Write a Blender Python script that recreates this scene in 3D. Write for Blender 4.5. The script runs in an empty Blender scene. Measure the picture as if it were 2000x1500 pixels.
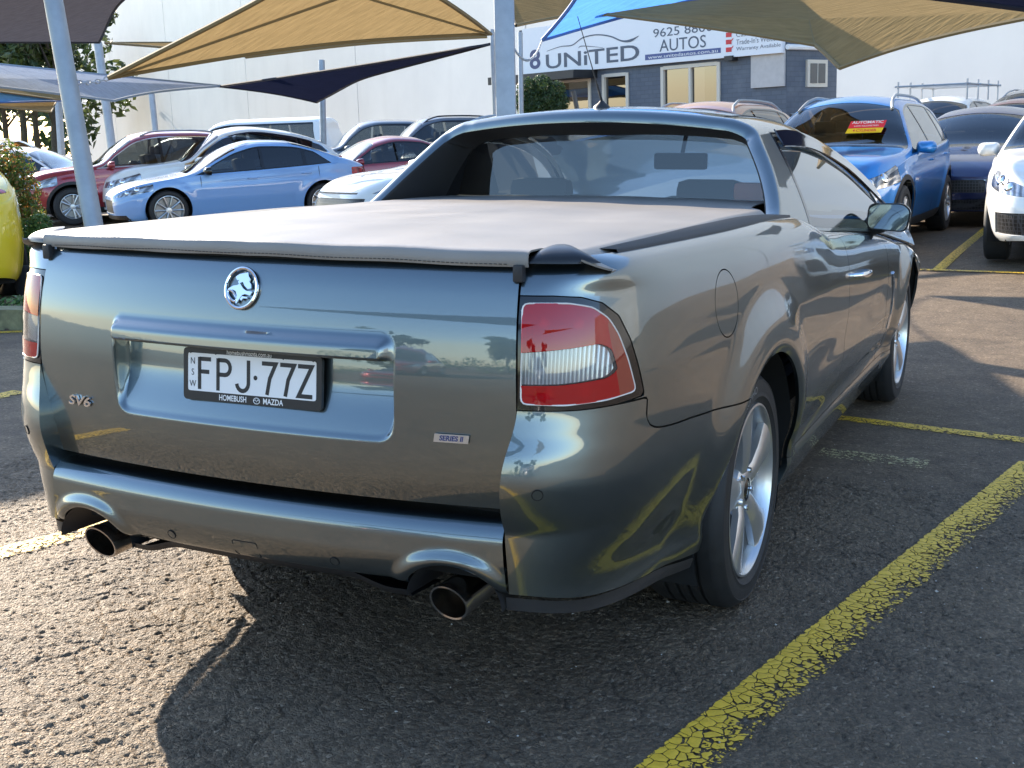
import bpy, bmesh, math, random
import numpy as np
from mathutils import Vector, Matrix

sc = bpy.context.scene
COL = sc.collection
R = math.radians
random.seed(7)
rng = np.random.default_rng(7)

# ------------------------------------------------------------------ camera
CAM = np.array([1.7058, -2.1993, 1.3282])
YAW, PITCH, ROLL, FPX = R(-25.0471), R(11.4384), R(-0.26), 2390.33
_f = np.array([math.sin(YAW)*math.cos(PITCH), math.cos(YAW)*math.cos(PITCH), -math.sin(PITCH)])
_r = np.array([math.cos(YAW), -math.sin(YAW), 0.0])
_u = np.cross(_r, _f)
CR = _r*math.cos(ROLL)+_u*math.sin(ROLL)
CU = _u*math.cos(ROLL)-_r*math.sin(ROLL)
cam_data = bpy.data.cameras.new('camera')
cam_data.sensor_width = 36.0
cam_data.lens = 36.0*FPX/2000.0
cam_data.clip_start = 0.05
cam_data.clip_end = 2000.0
cam = bpy.data.objects.new('camera', cam_data)
COL.objects.link(cam)
cam.matrix_world = Matrix(((CR[0], CU[0], -_f[0], CAM[0]), (CR[1], CU[1], -_f[1], CAM[1]), (CR[2], CU[2], -_f[2], CAM[2]), (0, 0, 0, 1)))
sc.camera = cam

def at(px, py, **k):
    """point where the view ray of a photo pixel meets a plane x= / y= / z= / depth d="""
    d = _f + CR*(px-1000)/FPX + CU*(750-py)/FPX
    a, val = list(k.items())[0]
    if a == 'd':
        return CAM + d*val
    i = 'xyz'.index(a)
    return CAM + d*(val-CAM[i])/d[i]

# ------------------------------------------------------------------ sky, sun, exposure
SUN_EL = R(24.0)
SUN_DIR = np.array([-0.87, 0.49, 0.0])/math.hypot(.87, .49)      # towards the sun, level
SUN_AZ = math.atan2(SUN_DIR[0], SUN_DIR[1])
world = bpy.data.worlds.new('World')
sc.world = world
world.use_nodes = True
_nt = world.node_tree
_bg = _nt.nodes['Background']
_sky = _nt.nodes.new('ShaderNodeTexSky')
_sky.sky_type = 'NISHITA'
_sky.sun_disc = False
_sky.sun_elevation = SUN_EL
_sky.sun_rotation = SUN_AZ
_sky.air_density = 1.0
_sky.dust_density = 0.4
_sky.ozone_density = 2.5
_nt.links.new(_sky.outputs[0], _bg.inputs[0])
_bg.inputs[1].default_value = 0.148
sun_data = bpy.data.lights.new('sun', 'SUN')
sun_data.energy = 5.0
sun_data.angle = R(0.53)
sun_data.color = (1.0, 0.87, 0.70)
sun = bpy.data.objects.new('sun', sun_data)
COL.objects.link(sun)
_sd = Vector((SUN_DIR[0]*math.cos(SUN_EL), SUN_DIR[1]*math.cos(SUN_EL), math.sin(SUN_EL)))
sun.rotation_euler = _sd.to_track_quat('Z', 'Y').to_euler()
sc.view_settings.view_transform = 'Standard'
sc.view_settings.look = 'None'
sc.view_settings.gamma = 1.0
sc.view_settings.exposure = 1.66
sc.render.engine = 'CYCLES'
# ------------------------------------------------------------------ helpers: properties
def tag(o, label=None, cat=None, group=None, kind=None):
    if label: o['label'] = label
    if cat: o['category'] = cat
    if group: o['group'] = group
    if kind: o['kind'] = kind
    return o

def empty(name, loc=(0, 0, 0), rz=0.0, label=None, cat=None, group=None, parent=None):
    o = bpy.data.objects.new(name, None)
    o.empty_display_size = 0.2
    COL.objects.link(o)
    o.location = loc
    o.rotation_euler = (0, 0, rz)
    if parent: o.parent = parent
    return tag(o, label, cat, group)

def link(name, me, mat=None, parent=None):
    o = bpy.data.objects.new(name, me)
    COL.objects.link(o)
    if mat is not None:
        for m in (mat if isinstance(mat, (list, tuple)) else [mat]): me.materials.append(m)
    if parent: o.parent = parent
    return o

def mesh_obj(name, V, F, mat, parent=None, smooth=True, sharp=None):
    me = bpy.data.meshes.new(name)
    me.from_pydata([tuple(map(float, v)) for v in V], [], [tuple(map(int, f)) for f in F])
    me.validate()
    if smooth:
        me.shade_smooth()
        if sharp is not None:
            me.set_sharp_from_angle(angle=R(sharp))
    return link(name, me, mat, parent)

# ------------------------------------------------------------------ helpers: numbers
def pchip(xs, ys):
    xs = np.asarray(xs, float); ys = np.asarray(ys, float)
    h = np.diff(xs); d = np.diff(ys)/h
    m = np.zeros_like(xs); m[0] = d[0]; m[-1] = d[-1]
    for i in range(1, len(xs)-1):
        if d[i-1]*d[i] > 0:
            w1 = 2*h[i]+h[i-1]; w2 = h[i]+2*h[i-1]
            m[i] = (w1+w2)/(w1/d[i-1]+w2/d[i])
    def f(x):
        x = np.asarray(x, float)
        xc = np.clip(x, xs[0], xs[-1])
        i = np.clip(np.searchsorted(xs, xc, side='right')-1, 0, len(xs)-2)
        t = (xc-xs[i])/h[i]
        return ((2*t**3-3*t*t+1)*ys[i]+(t**3-2*t*t+t)*h[i]*m[i]+(-2*t**3+3*t*t)*ys[i+1]+(t**3-t*t)*h[i]*m[i+1])
    return f

def sst(a, b, x):
    t = np.clip((np.asarray(x, float)-a)/(b-a), 0, 1)
    return t*t*(3-2*t)

def poly_sdf(px, py, poly):
    """signed distance, positive inside"""
    P = np.asarray(poly, float)
    d = np.full(px.shape, 1e9); inside = np.zeros(px.shape, bool)
    n = len(P)
    for i in range(n):
        a = P[i]; b = P[(i+1) % n]
        e = b-a; wx = px-a[0]; wy = py-a[1]
        t = np.clip((wx*e[0]+wy*e[1])/max(e@e, 1e-12), 0, 1)
        d = np.minimum(d, (wx-e[0]*t)**2+(wy-e[1]*t)**2)
        c = (a[1] <= py) != (b[1] <= py)
        with np.errstate(divide='ignore', invalid='ignore'):
            xi = a[0]+(py-a[1])*e[0]/(e[1] if e[1] != 0 else 1e-12)
        inside ^= c & (px < xi)
    d = np.sqrt(d)
    return np.where(inside, d, -d)

def smooth_poly(pts, n=8, closed=True):
    """Catmull-Rom through the points"""
    P = np.asarray(pts, float); out = []
    m = len(P)
    rngi = range(m) if closed else range(m-1)
    for i in rngi:
        p0 = P[(i-1) % m] if closed or i > 0 else P[i]
        p1 = P[i]; p2 = P[(i+1) % m]
        p3 = P[(i+2) % m] if closed or i+2 < m else P[i+1]
        for k in range(n):
            t = k/n
            out.append(0.5*((2*p1)+(-p0+p2)*t+(2*p0-5*p1+4*p2-p3)*t*t+(-p0+3*p1-3*p2+p3)*t**3))
    if not closed: out.append(P[-1])
    return np.array(out)

def round_poly(pts, r, n=5):
    """polygon with rounded corners; r scalar or list"""
    P = np.asarray(pts, float); m = len(P); out = []
    for i in range(m):
        p = P[i]; a = P[i-1]; b = P[(i+1) % m]
        rr = r[i] if isinstance(r, (list, tuple)) else r
        ua = (a-p); la = np.linalg.norm(ua); ub = b-p; lb = np.linalg.norm(ub)
        k = min(rr, la*.49, lb*.49)
        s = p+ua/la*k; e = p+ub/lb*k
        for t in np.linspace(0, 1, n+1):
            out.append((1-t)**2*s+2*t*(1-t)*p+t*t*e)
    return np.array(out)

# ------------------------------------------------------------------ helpers: trimmed surfaces
# a surface is (D, F): D rows are x, y, z, then extra parameters; F a list of index tuples
def surf_grid(D3, close_u=False):
    nu, nv, k = D3.shape
    idx = np.arange(nu*nv).reshape(nu, nv)
    if close_u: idx = np.vstack([idx, idx[:1]])
    q = np.stack([idx[:-1, :-1], idx[1:, :-1], idx[1:, 1:], idx[:-1, 1:]], -1).reshape(-1, 4)
    return D3.reshape(-1, k), [tuple(r) for r in q.tolist()]

def compact(D, F):
    used = sorted({i for f in F for i in f})
    mp = {u: i for i, u in enumerate(used)}
    return D[used] if len(used) else D[:0], [tuple(mp[i] for i in f) for f in F]

def clip(M, f):
    """keep the part of the surface where f >= 0 (f per vertex), cut exactly along f = 0"""
    D, F = M
    f = np.where(np.abs(f) < 1e-7, 1e-7, f)
    ins = (f > 0).tolist(); fv = f.tolist()
    newrows = []; cache = {}; base = len(D); out = []
    for poly in F:
        c = 0
        for i in poly: c += ins[i]
        if c == len(poly): out.append(poly); continue
        if c == 0: continue
        res = []
        for k in range(len(poly)):
            a = poly[k]; b = poly[(k+1) % len(poly)]
            if ins[a]: res.append(a)
            if ins[a] != ins[b]:
                key = (a, b) if a < b else (b, a)
                j = cache.get(key)
                if j is None:
                    t = fv[key[0]]/(fv[key[0]]-fv[key[1]])
                    newrows.append(D[key[0]]*(1-t)+D[key[1]]*t)
                    j = base+len(newrows)-1; cache[key] = j
                res.append(j)
        if len(res) > 2: out.append(tuple(res))
    if newrows: D = np.vstack([D, np.array(newrows)])
    return compact(D, out)

def vnormals(D, F):
    V = D[:, :3]; N = np.zeros_like(V)
    by = {}
    for p in F: by.setdefault(len(p), []).append(p)
    for k, L in by.items():
        L = np.array(L); a = V[L[:, 0]]; n = np.zeros((len(L), 3))
        for m in range(1, k-1): n += np.cross(V[L[:, m]]-a, V[L[:, m+1]]-a)
        for m in range(k): np.add.at(N, L[:, m], n)
    l = np.linalg.norm(N, axis=1); l[l == 0] = 1
    return N/l[:, None]

def boundary(F):
    cnt = {}
    for p in F:
        for k in range(len(p)):
            a, b = p[k], p[(k+1) % len(p)]
            key = (a, b) if a < b else (b, a)
            cnt[key] = (cnt.get(key, (0,))[0]+1, a, b)
    return [(v[1], v[2]) for v in cnt.values() if v[0] == 1]

def flange(M, depth=0.01, keep=None):
    """turn the free edges inward: separate strip so the face keeps its shading"""
    D, F = M
    N = vnormals(D, F)
    B = boundary(F)
    if keep is not None: B = [e for e in B if keep(D[e[0]]) and keep(D[e[1]])]
    rows = []; fs = []; mp = {}
    n0 = len(D)
    def vid(i, off):
        key = (i, off)
        if key not in mp:
            r = D[i].copy(); r[:3] -= N[i]*off
            rows.append(r); mp[key] = n0+len(rows)-1
        return mp[key]
    for a, b in B:
        fs.append((vid(b, 0.0), vid(a, 0.0), vid(a, depth), vid(b, depth)))
    if rows: D = np.vstack([D, np.array(rows)])
    return D, F+fs

def offset(M, d):
    D, F = M
    N = vnormals(D, F)
    D = D.copy(); D[:, :3] += N*d
    return D, F

def mirror(M):
    D, F = M
    D = D.copy(); D[:, 0] *= -1
    return D, [tuple(reversed(p)) for p in F]

def join(*Ms):
    Ds = []; Fs = []; o = 0
    k = min(m[0].shape[1] for m in Ms)
    for D, F in Ms:
        Ds.append(D[:, :k]); Fs += [tuple(i+o for i in p) for p in F]; o += len(D)
    return np.vstack(Ds), Fs

def flip(M): return M[0], [tuple(reversed(p)) for p in M[1]]

def surf_obj(name, M, mat, parent=None, sharp=None, weld=0.0):
    D, F = M
    me = bpy.data.meshes.new(name)
    me.from_pydata(D[:, :3].tolist(), [], F)
    if weld:
        bm = bmesh.new(); bm.from_mesh(me)
        bmesh.ops.remove_doubles(bm, verts=bm.verts, dist=weld)
        bm.to_mesh(me); bm.free()
    me.shade_smooth()
    if sharp: me.set_sharp_from_angle(angle=R(sharp))
    return link(name, me, mat, parent)

# ------------------------------------------------------------------ helpers: solid shapes (V, F lists)
class MB:
    def __init__(s): s.V = []; s.F = []
    def add(s, V, F):
        o = len(s.V); s.V += [tuple(map(float, v)) for v in V]; s.F += [tuple(i+o for i in f) for f in F]; return s
    def box(s, c, size, rot=None, bev=0.0):
        bm = bmesh.new(); bmesh.ops.create_cube(bm, size=1.0)
        bmesh.ops.scale(bm, vec=size, verts=bm.verts)
        if bev: bmesh.ops.bevel(bm, geom=list(bm.edges), offset=bev, segments=2, profile=0.6, affect='EDGES')
        M = Matrix.Translation(c) @ (rot if rot is not None else Matrix.Identity(4))
        bm.verts.ensure_lookup_table(); bm.verts.index_update()
        s.add([M @ v.co for v in bm.verts], [[v.index for v in f.verts] for f in bm.faces]); bm.free(); return s
    def tube(s, pts, rad, n=10, cap=True, ell=None):
        P = [np.asarray(p, float) for p in pts]; m = len(P)
        rad = rad if isinstance(rad, (list, tuple, np.ndarray)) else [rad]*m
        rings = []; up = None
        for i in range(m):
            t = P[min(i+1, m-1)]-P[max(i-1, 0)]; t /= np.linalg.norm(t)+1e-12
            if up is None:
                up = np.array([0, 0, 1.0]) if abs(t[2]) < .9 else np.array([1.0, 0, 0])
            a = np.cross(t, up); a /= np.linalg.norm(a)+1e-12; b = np.cross(a, t); up = b
            rings.append([P[i]+(a*math.cos(q)*(ell or 1)+b*math.sin(q))*rad[i] for q in np.linspace(0, 2*math.pi, n, endpoint=False)])
        V = [v for r in rings for v in r]; F = []
        for i in range(m-1):
            for k in range(n):
                F.append((i*n+k, i*n+(k+1) % n, (i+1)*n+(k+1) % n, (i+1)*n+k))
        if cap: F += [tuple(reversed(range(n))), tuple(range((m-1)*n, m*n))]
        return s.add(V, F)
    def lathe(s, prof, n=48, axis='x', c=(0, 0, 0), closed=False):
        """prof: (along, radius)"""
        V = []; F = []; m = len(prof)
        for k in range(n):
            a = 2*math.pi*k/n
            for (h, r) in prof:
                p = (h, r*math.cos(a), r*math.sin(a))
                if axis == 'y': p = (p[1], p[0], p[2])
                if axis == 'z': p = (p[1], p[2], p[0])
                V.append((p[0]+c[0], p[1]+c[1], p[2]+c[2]))
        for k in range(n):
            k2 = (k+1) % n
            for j in range(m if closed else m-1):
                j2 = (j+1) % m
                F.append((k*m+j, k2*m+j, k2*m+j2, k*m+j2))
        return s.add(V, F)
    def prism(s, poly, h, frame):
        """flat polygon extruded by h; frame maps (u, v, w) -> point"""
        n = len(poly)
        V = [frame(u, v, 0) for u, v in poly]+[frame(u, v, h) for u, v in poly]
        F = [tuple(reversed(range(n))), tuple(range(n, 2*n))]+[(i, (i+1) % n, n+(i+1) % n, n+i) for i in range(n)]
        return s.add(V, F)
    def build(s, name, mat, parent=None, smooth=True, sharp=35, fixn=True):
        me = bpy.data.meshes.new(name)
        me.from_pydata(s.V, [], s.F)
        if fixn:
            bm = bmesh.new(); bm.from_mesh(me)
            bmesh.ops.recalc_face_normals(bm, faces=bm.faces)
            bm.to_mesh(me); bm.free()
        if smooth:
            me.shade_smooth()
            if sharp: me.set_sharp_from_angle(angle=R(sharp))
        return link(name, me, mat, parent)

def text_mesh(body, size=1.0, extrude=0.0, bold=False, sx=1.0, space=1.0, align='CENTER', shear=0.0, offs=0.0):
    cu = bpy.data.curves.new('txt', 'FONT')
    cu.body = body; cu.size = size; cu.extrude = extrude; cu.align_x = align; cu.align_y = 'CENTER'
    cu.space_character = space; cu.shear = shear; cu.offset = offs; cu.resolution_u = 4
    o = bpy.data.objects.new('txt', cu); COL.objects.link(o)
    dg = bpy.context.evaluated_depsgraph_get()
    me = bpy.data.meshes.new_from_object(o.evaluated_get(dg))
    bpy.data.objects.remove(o); bpy.data.curves.remove(cu)
    V = np.array([v.co[:] for v in me.vertices]) if len(me.vertices) else np.zeros((0, 3))
    V[:, 0] *= sx
    F = [tuple(p.vertices) for p in me.polygons]
    bpy.data.meshes.remove(me)
    return V, F

def text_obj(name, body, size, frame, mat, parent, **k):
    """frame(u, v, w) -> point"""
    V, F = text_mesh(body, size, **k)
    return mesh_obj(name, [frame(*v) for v in V], F, mat, parent, smooth=False)

def plane_frame(o, u, v):
    o = np.asarray(o, float); u = np.asarray(u, float)/np.linalg.norm(u); v = np.asarray(v, float)
    v = v-u*(u@v); v /= np.linalg.norm(v); w = np.cross(u, v)
    return lambda a, b, c=0.0: tuple(o+u*a+v*b+w*c)

# ------------------------------------------------------------------ materials
class NT:
    def __init__(s, name):
        s.m = bpy.data.materials.new(name); s.m.use_nodes = True
        s.t = s.m.node_tree; s.b = s.t.nodes['Principled BSDF']; s.out = s.t.nodes['Material Output']
    def n(s, typ, **k):
        o = s.t.nodes.new(typ)
        for a, v in k.items():
            if a.startswith('i_'): o.inputs[int(a[2:])].default_value = v
            else: setattr(o, a, v)
        return o
    def l(s, a, b): s.t.links.new(a, b)
    def set(s, **k):
        for a, v in k.items():
            s.b.inputs[a.replace('_', ' ')].default_value = v
        return s
    def coord(s, which='Object'):
        return s.n('ShaderNodeTexCoord').outputs[which]
    def noise(s, scale, detail=4, rough=.5, vec=None, dim='3D'):
        o = s.n('ShaderNodeTexNoise', noise_dimensions=dim)
        o.inputs['Scale'].default_value = scale; o.inputs['Detail'].default_value = detail; o.inputs['Roughness'].default_value = rough
        s.l(vec if vec is not None else s.coord(), o.inputs['Vector']); return o
    def ramp(s, fac, stops):
        o = s.n('ShaderNodeValToRGB'); e = o.color_ramp.elements
        while len(e) < len(stops): e.new(0.5)
        for i, (p, c) in enumerate(stops):
            e[i].position = p; e[i].color = c if len(c) == 4 else (*c, 1)
        s.l(fac, o.inputs[0]); return o
    def mix(s, fac, a, b, typ='MIX'):
        o = s.n('ShaderNodeMix', data_type='RGBA', blend_type=typ)
        for sock, v in ((o.inputs[0], fac), (o.inputs[6], a), (o.inputs[7], b)):
            if hasattr(v, 'is_output'): s.l(v, sock)
            elif isinstance(v, (int, float)): sock.default_value = v
            else: sock.default_value = v if len(v) == 4 else (*v, 1)
        return o.outputs[2]
    def math(s, op, a, b=None, c=None):
        o = s.n('ShaderNodeMath', operation=op)
        for i, v in enumerate((a, b, c)):
            if v is None: continue
            if hasattr(v, 'is_output'): s.l(v, o.inputs[i])
            else: o.inputs[i].default_value = v
        return o.outputs[0]
    def bump(s, h, strength=.3, dist=.01, normal=None):
        o = s.n('ShaderNodeBump'); o.inputs['Strength'].default_value = strength; o.inputs['Distance'].default_value = dist
        s.l(h, o.inputs['Height'])
        if normal is not None: s.l(normal, o.inputs['Normal'])
        return o.outputs[0]

def simple(name, col, rough=.5, metal=0.0, coat=0.0, spec=.5, var=0.0, vscale=8.0, bump=0.0, bscale=200.0, coatr=.03):
    m = NT(name)
    m.set(Base_Color=(*col, 1), Roughness=rough, Metallic=metal, Coat_Weight=coat, Coat_Roughness=coatr, Specular_IOR_Level=spec)
    if var:
        nz = m.noise(vscale, 5, .6)
        lo = tuple(c*(1-var) for c in col); hi = tuple(min(1, c*(1+var)) for c in col)
        r = m.ramp(nz.outputs[0], [(.3, lo), (.7, hi)])
        m.l(r.outputs[0], m.b.inputs['Base Color'])
        rr = m.math('MULTIPLY_ADD', nz.outputs[0], .2, max(0.0, rough-.1)); m.l(rr, m.b.inputs['Roughness'])
    if bump:
        nb = m.noise(bscale, 3, .6)
        m.l(m.bump(nb.outputs[0], bump, .002), m.b.inputs['Normal'])
    return m.m

def car_paint(name, col, metal=.35, rough=.38, coat=1.0, flake=True, cior=1.6):
    m = NT(name)
    m.set(Base_Color=(*col, 1), Roughness=rough, Metallic=metal, Coat_Weight=coat, Coat_Roughness=.025, Coat_IOR=cior)
    dust = m.noise(3.0, 6, .65)
    c = m.mix(m.math('MULTIPLY', m.ramp(dust.outputs[0], [(.45, (0, 0, 0)), (.8, (1, 1, 1))]).outputs[0], .05), (*col, 1), (.30, .27, .23, 1))
    m.l(c, m.b.inputs['Base Color'])
    if flake:
        fl = m.noise(1400.0, 2, .8)
        m.l(m.bump(fl.outputs[0], .03, .001), m.b.inputs['Normal'])
    orange = m.noise(60.0, 2, .5)
    m.l(m.bump(orange.outputs[0], .012, .002), m.b.inputs['Coat Normal'])
    smear = m.noise(5.0, 5, .7)
    m.l(m.ramp(smear.outputs[0], [(.4, (.012, .012, .012)), (.8, (.05, .05, .05))]).outputs[0], m.b.inputs['Coat Roughness'])
    return m.m

def tinted_glass(name, tint=(.35, .38, .38), refl=.10, clear=.6):
    """thin pane: sharp reflection over a tinted see-through sheet"""
    m = NT(name)
    m.t.nodes.remove(m.b)
    tr = m.n('ShaderNodeBsdfTransparent'); tr.inputs[0].default_value = (*[t*clear for t in tint], 1)
    gl = m.n('ShaderNodeBsdfGlossy'); gl.inputs['Roughness'].default_value = .015; gl.inputs[0].default_value = (1, 1, 1, 1)
    fr = m.n('ShaderNodeFresnel'); fr.inputs[0].default_value = 1.5
    k = m.math('MULTIPLY_ADD', fr.outputs[0], 1.35, refl*.3)
    k = m.math('MINIMUM', k, 1.0)
    mx = m.n('ShaderNodeMixShader')
    m.l(k, mx.inputs[0]); m.l(tr.outputs[0], mx.inputs[1]); m.l(gl.outputs[0], mx.inputs[2])
    m.l(mx.outputs[0], m.out.inputs[0])
    return m.m

MAT = {}
MAT['ute_paint'] = car_paint('ute_grey_green_paint', (.125, .160, .172), metal=1.0, rough=.36, cior=1.95)
MAT['black_gloss'] = simple('gloss_black_plastic', (.008, .008, .009), .12, coat=.5)
MAT['black_trim'] = simple('black_plastic', (.018, .018, .02), .55, bump=.15, bscale=900)
MAT['gap'] = simple('dark_cavity', (.004, .004, .004), .9)
MAT['rubber'] = simple('tyre_rubber', (.016, .016, .017), .62, bump=.2, bscale=500, var=.25, vscale=30)
MAT['alloy'] = simple('silver_alloy', (.62, .63, .64), .30, metal=.85, coat=.3)
MAT['alloy_dark'] = simple('grey_alloy', (.10, .10, .11), .35, metal=.8)
MAT['chrome'] = simple('chrome', (.85, .86, .88), .06, metal=1.0)
MAT['steel'] = simple('brushed_steel', (.58, .55, .52), .20, metal=1.0, var=.15, vscale=30)
MAT['steel_dark'] = simple('sooty_steel', (.09, .08, .07), .45, metal=.8, var=.4, vscale=30)
MAT['galv'] = simple('galvanised_steel', (.36, .39, .42), .5, metal=.35, var=.15, vscale=6)
MAT['brake'] = simple('brake_disc', (.25, .25, .25), .35, metal=1.0)
MAT['interior'] = simple('dark_interior', (.02, .02, .022), .75)
MAT['white_paint'] = simple('white_print', (.80, .80, .80), .5)
MAT['black_print'] = simple('black_print', (.012, .012, .015), .45)
MAT['navy_print'] = simple('navy_print', (.03, .05, .16), .5)
MAT['red_print'] = simple('red_print', (.60, .02, .03), .5)
MAT['glass'] = tinted_glass('car_glass', (.42, .46, .46), clear=.75)
MAT['glass_dark'] = tinted_glass('privacy_glass', (.12, .13, .14), clear=.6)
MAT['glass_clear'] = tinted_glass('clear_glass', (.75, .80, .80), clear=.95)
# ------------------------------------------------------------------ the ground: level round the ute, rising gently to the right further off
RH = np.array([math.cos(YAW), -math.sin(YAW), 0.0])
FH = np.array([math.sin(YAW), math.cos(YAW), 0.0])
SLOPE = .03
UPG = np.array([0, 0, 1.0])-SLOPE*RH
UPG /= np.linalg.norm(UPG)
def ground_z(x, y):
    dx = np.asarray(x, float)-CAM[0]; dy = np.asarray(y, float)-CAM[1]
    lat = dx*RH[0]+dy*RH[1]; dep = dx*FH[0]+dy*FH[1]
    return SLOPE*lat*sst(6, 13, dep)*(1-.0*dep)
def gnd(px, py):
    """ground under a photo pixel (distance from the ground it touches)"""
    d = _f+CR*(px-1000)/FPX+CU*(750-py)/FPX
    t = -CAM[2]/d[2]
    for _ in range(40):
        p = CAM+d*t
        t += (p[2]-float(ground_z(p[0], p[1])))/(-d[2])*.7
    return CAM+d*t
def stand(o, x, y, rz):
    """stand an object upright on the ground at x, y"""
    dep = (x-CAM[0])*FH[0]+(y-CAM[1])*FH[1]
    k = float(sst(6, 13, dep))*SLOPE
    up = Vector((-RH[0]*k, -RH[1]*k, 1)).normalized()
    q = Vector((0, 0, 1)).rotation_difference(up)
    o.matrix_world = Matrix.Translation((x, y, float(ground_z(x, y)))) @ q.to_matrix().to_4x4() @ Matrix.Rotation(rz, 4, 'Z')

m_ = NT('asphalt')
co = m_.n('ShaderNodeNewGeometry').outputs['Position']
big = m_.noise(.55, 6, .6, co); mid_ = m_.noise(7, 6, .65, co); warp = m_.noise(14, 4, .6, co)
wv = m_.n('ShaderNodeVectorMath', operation='MULTIPLY_ADD'); wv.inputs[1].default_value = (.11, .11, 0)
m_.l(warp.outputs['Color'], wv.inputs[0]); m_.l(co, wv.inputs[2])
crack = m_.n('ShaderNodeTexVoronoi', feature='DISTANCE_TO_EDGE'); crack.inputs['Scale'].default_value = 9.5
m_.l(wv.outputs[0], crack.inputs['Vector'])
crack2 = m_.n('ShaderNodeTexVoronoi', feature='DISTANCE_TO_EDGE'); crack2.inputs['Scale'].default_value = 21
m_.l(wv.outputs[0], crack2.inputs['Vector'])
grain = m_.n('ShaderNodeTexVoronoi', feature='F1'); grain.inputs['Scale'].default_value = 105
m_.l(co, grain.inputs['Vector'])
grain_e = m_.n('ShaderNodeTexVoronoi', feature='DISTANCE_TO_EDGE'); grain_e.inputs['Scale'].default_value = 105
m_.l(co, grain_e.inputs['Vector'])
cm = m_.ramp(crack.outputs['Distance'], [(.0, (.15, .15, .15)), (.030, (1, 1, 1))])
cvar = m_.ramp(m_.noise(1.7, 3, .6, co).outputs[0], [(.45, (0, 0, 0)), (.68, (.85, .85, .85))])
crackmask = m_.mix(cvar.outputs[0], (1, 1, 1, 1), cm.outputs[0])
cm2 = m_.ramp(crack2.outputs['Distance'], [(.0, (.35, .35, .35)), (.05, (1, 1, 1))])
crackmask = m_.mix(1.0, crackmask, m_.mix(m_.ramp(m_.noise(2.6, 3, .6, co).outputs[0], [(.48, (0, 0, 0)), (.62, (1, 1, 1))]).outputs[0], (1, 1, 1, 1), cm2.outputs[0]), 'MULTIPLY')
gcol = m_.ramp(grain.outputs['Color'], [(.0, (.095, .074, .052)), (.5, (.165, .125, .087)), (.82, (.222, .166, .113)), (.97, (.37, .29, .21))])
tone = m_.ramp(big.outputs[0], [(.3, (.75, .75, .78)), (.7, (1.15, 1.12, 1.06))])
c1 = m_.mix(1.0, gcol.outputs[0], tone.outputs[0], 'MULTIPLY')
c1 = m_.mix(1.0, c1, m_.ramp(mid_.outputs[0], [(.25, (.70, .70, .70)), (.75, (1.2, 1.2, 1.2))]).outputs[0], 'MULTIPLY')
c1 = m_.mix(1.0, c1, m_.mix(crackmask, (.40, .40, .42, 1), (1, 1, 1, 1)), 'MULTIPLY')
oil = m_.ramp(m_.noise(.9, 4, .55, co).outputs[0], [(.58, (1, 1, 1)), (.72, (.62, .62, .64))])
c1 = m_.mix(1.0, c1, oil.outputs[0], 'MULTIPLY')
m_.l(c1, m_.b.inputs['Base Color'])
m_.set(Roughness=.70, Specular_IOR_Level=.22)
hgt = m_.math('MULTIPLY', m_.ramp(grain_e.outputs['Distance'], [(.0, (0, 0, 0)), (.30, (1, 1, 1))]).outputs[0], 1.0)
rnd = m_.math('MULTIPLY', m_.n('ShaderNodeSeparateColor').outputs[0], 0.0)
sepc = m_.n('ShaderNodeSeparateColor'); m_.l(grain.outputs['Color'], sepc.inputs[0])
hgt = m_.math('MULTIPLY', hgt, m_.math('MULTIPLY_ADD', sepc.outputs[1], .8, .2))
lump = m_.noise(62, 4, .62, co)
nb = m_.bump(hgt, .8, .0045)
nb = m_.bump(lump.outputs[0], .35, .006, nb)
nb = m_.bump(mid_.outputs[0], .5, .02, nb)
sepk = m_.n('ShaderNodeSeparateColor'); m_.l(crackmask, sepk.inputs[0])
nb = m_.bump(sepk.outputs[0], .7, .005, nb)
m_.l(nb, m_.b.inputs['Normal'])
MAT['asphalt'] = m_.m

def ground_sheet(name, xs, ys, mat, lift=0.0):
    X, Y = np.meshgrid(xs, ys, indexing='ij')
    Zg = ground_z(X, Y)+lift
    D, F = surf_grid(np.stack([X, Y, Zg], 2))
    return surf_obj(name, (D, F), mat)
gx = np.unique(np.concatenate([np.linspace(-400, -40, 30), np.linspace(-40, 30, 141), np.linspace(30, 400, 30)]))
gy = np.unique(np.concatenate([np.linspace(-400, -20, 30), np.linspace(-20, 45, 131), np.linspace(45, 400, 30)]))
PX0, PX1, PY0, PY1 = -2.4, 2.2, -.8, 2.6           # patch by the ute modelled stone by stone
gx = np.unique(np.concatenate([gx[(gx < PX0-.2) | (gx > PX1+.2)], [PX0, PX1]])); gy = np.unique(np.concatenate([gy[(gy < PY0-.2) | (gy > PY1+.2)], [PY0, PY1]]))
X, Y = np.meshgrid(gx, gy, indexing='ij')
D_, F_ = surf_grid(np.stack([X, Y, ground_z(X, Y)], 2))
F_ = [f for f in F_ if not (PX0 < D_[list(f), 0].mean() < PX1 and PY0 < D_[list(f), 1].mean() < PY1)]
GROUND = tag(surf_obj('ground', (D_, F_), MAT['asphalt']), kind='structure')
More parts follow.
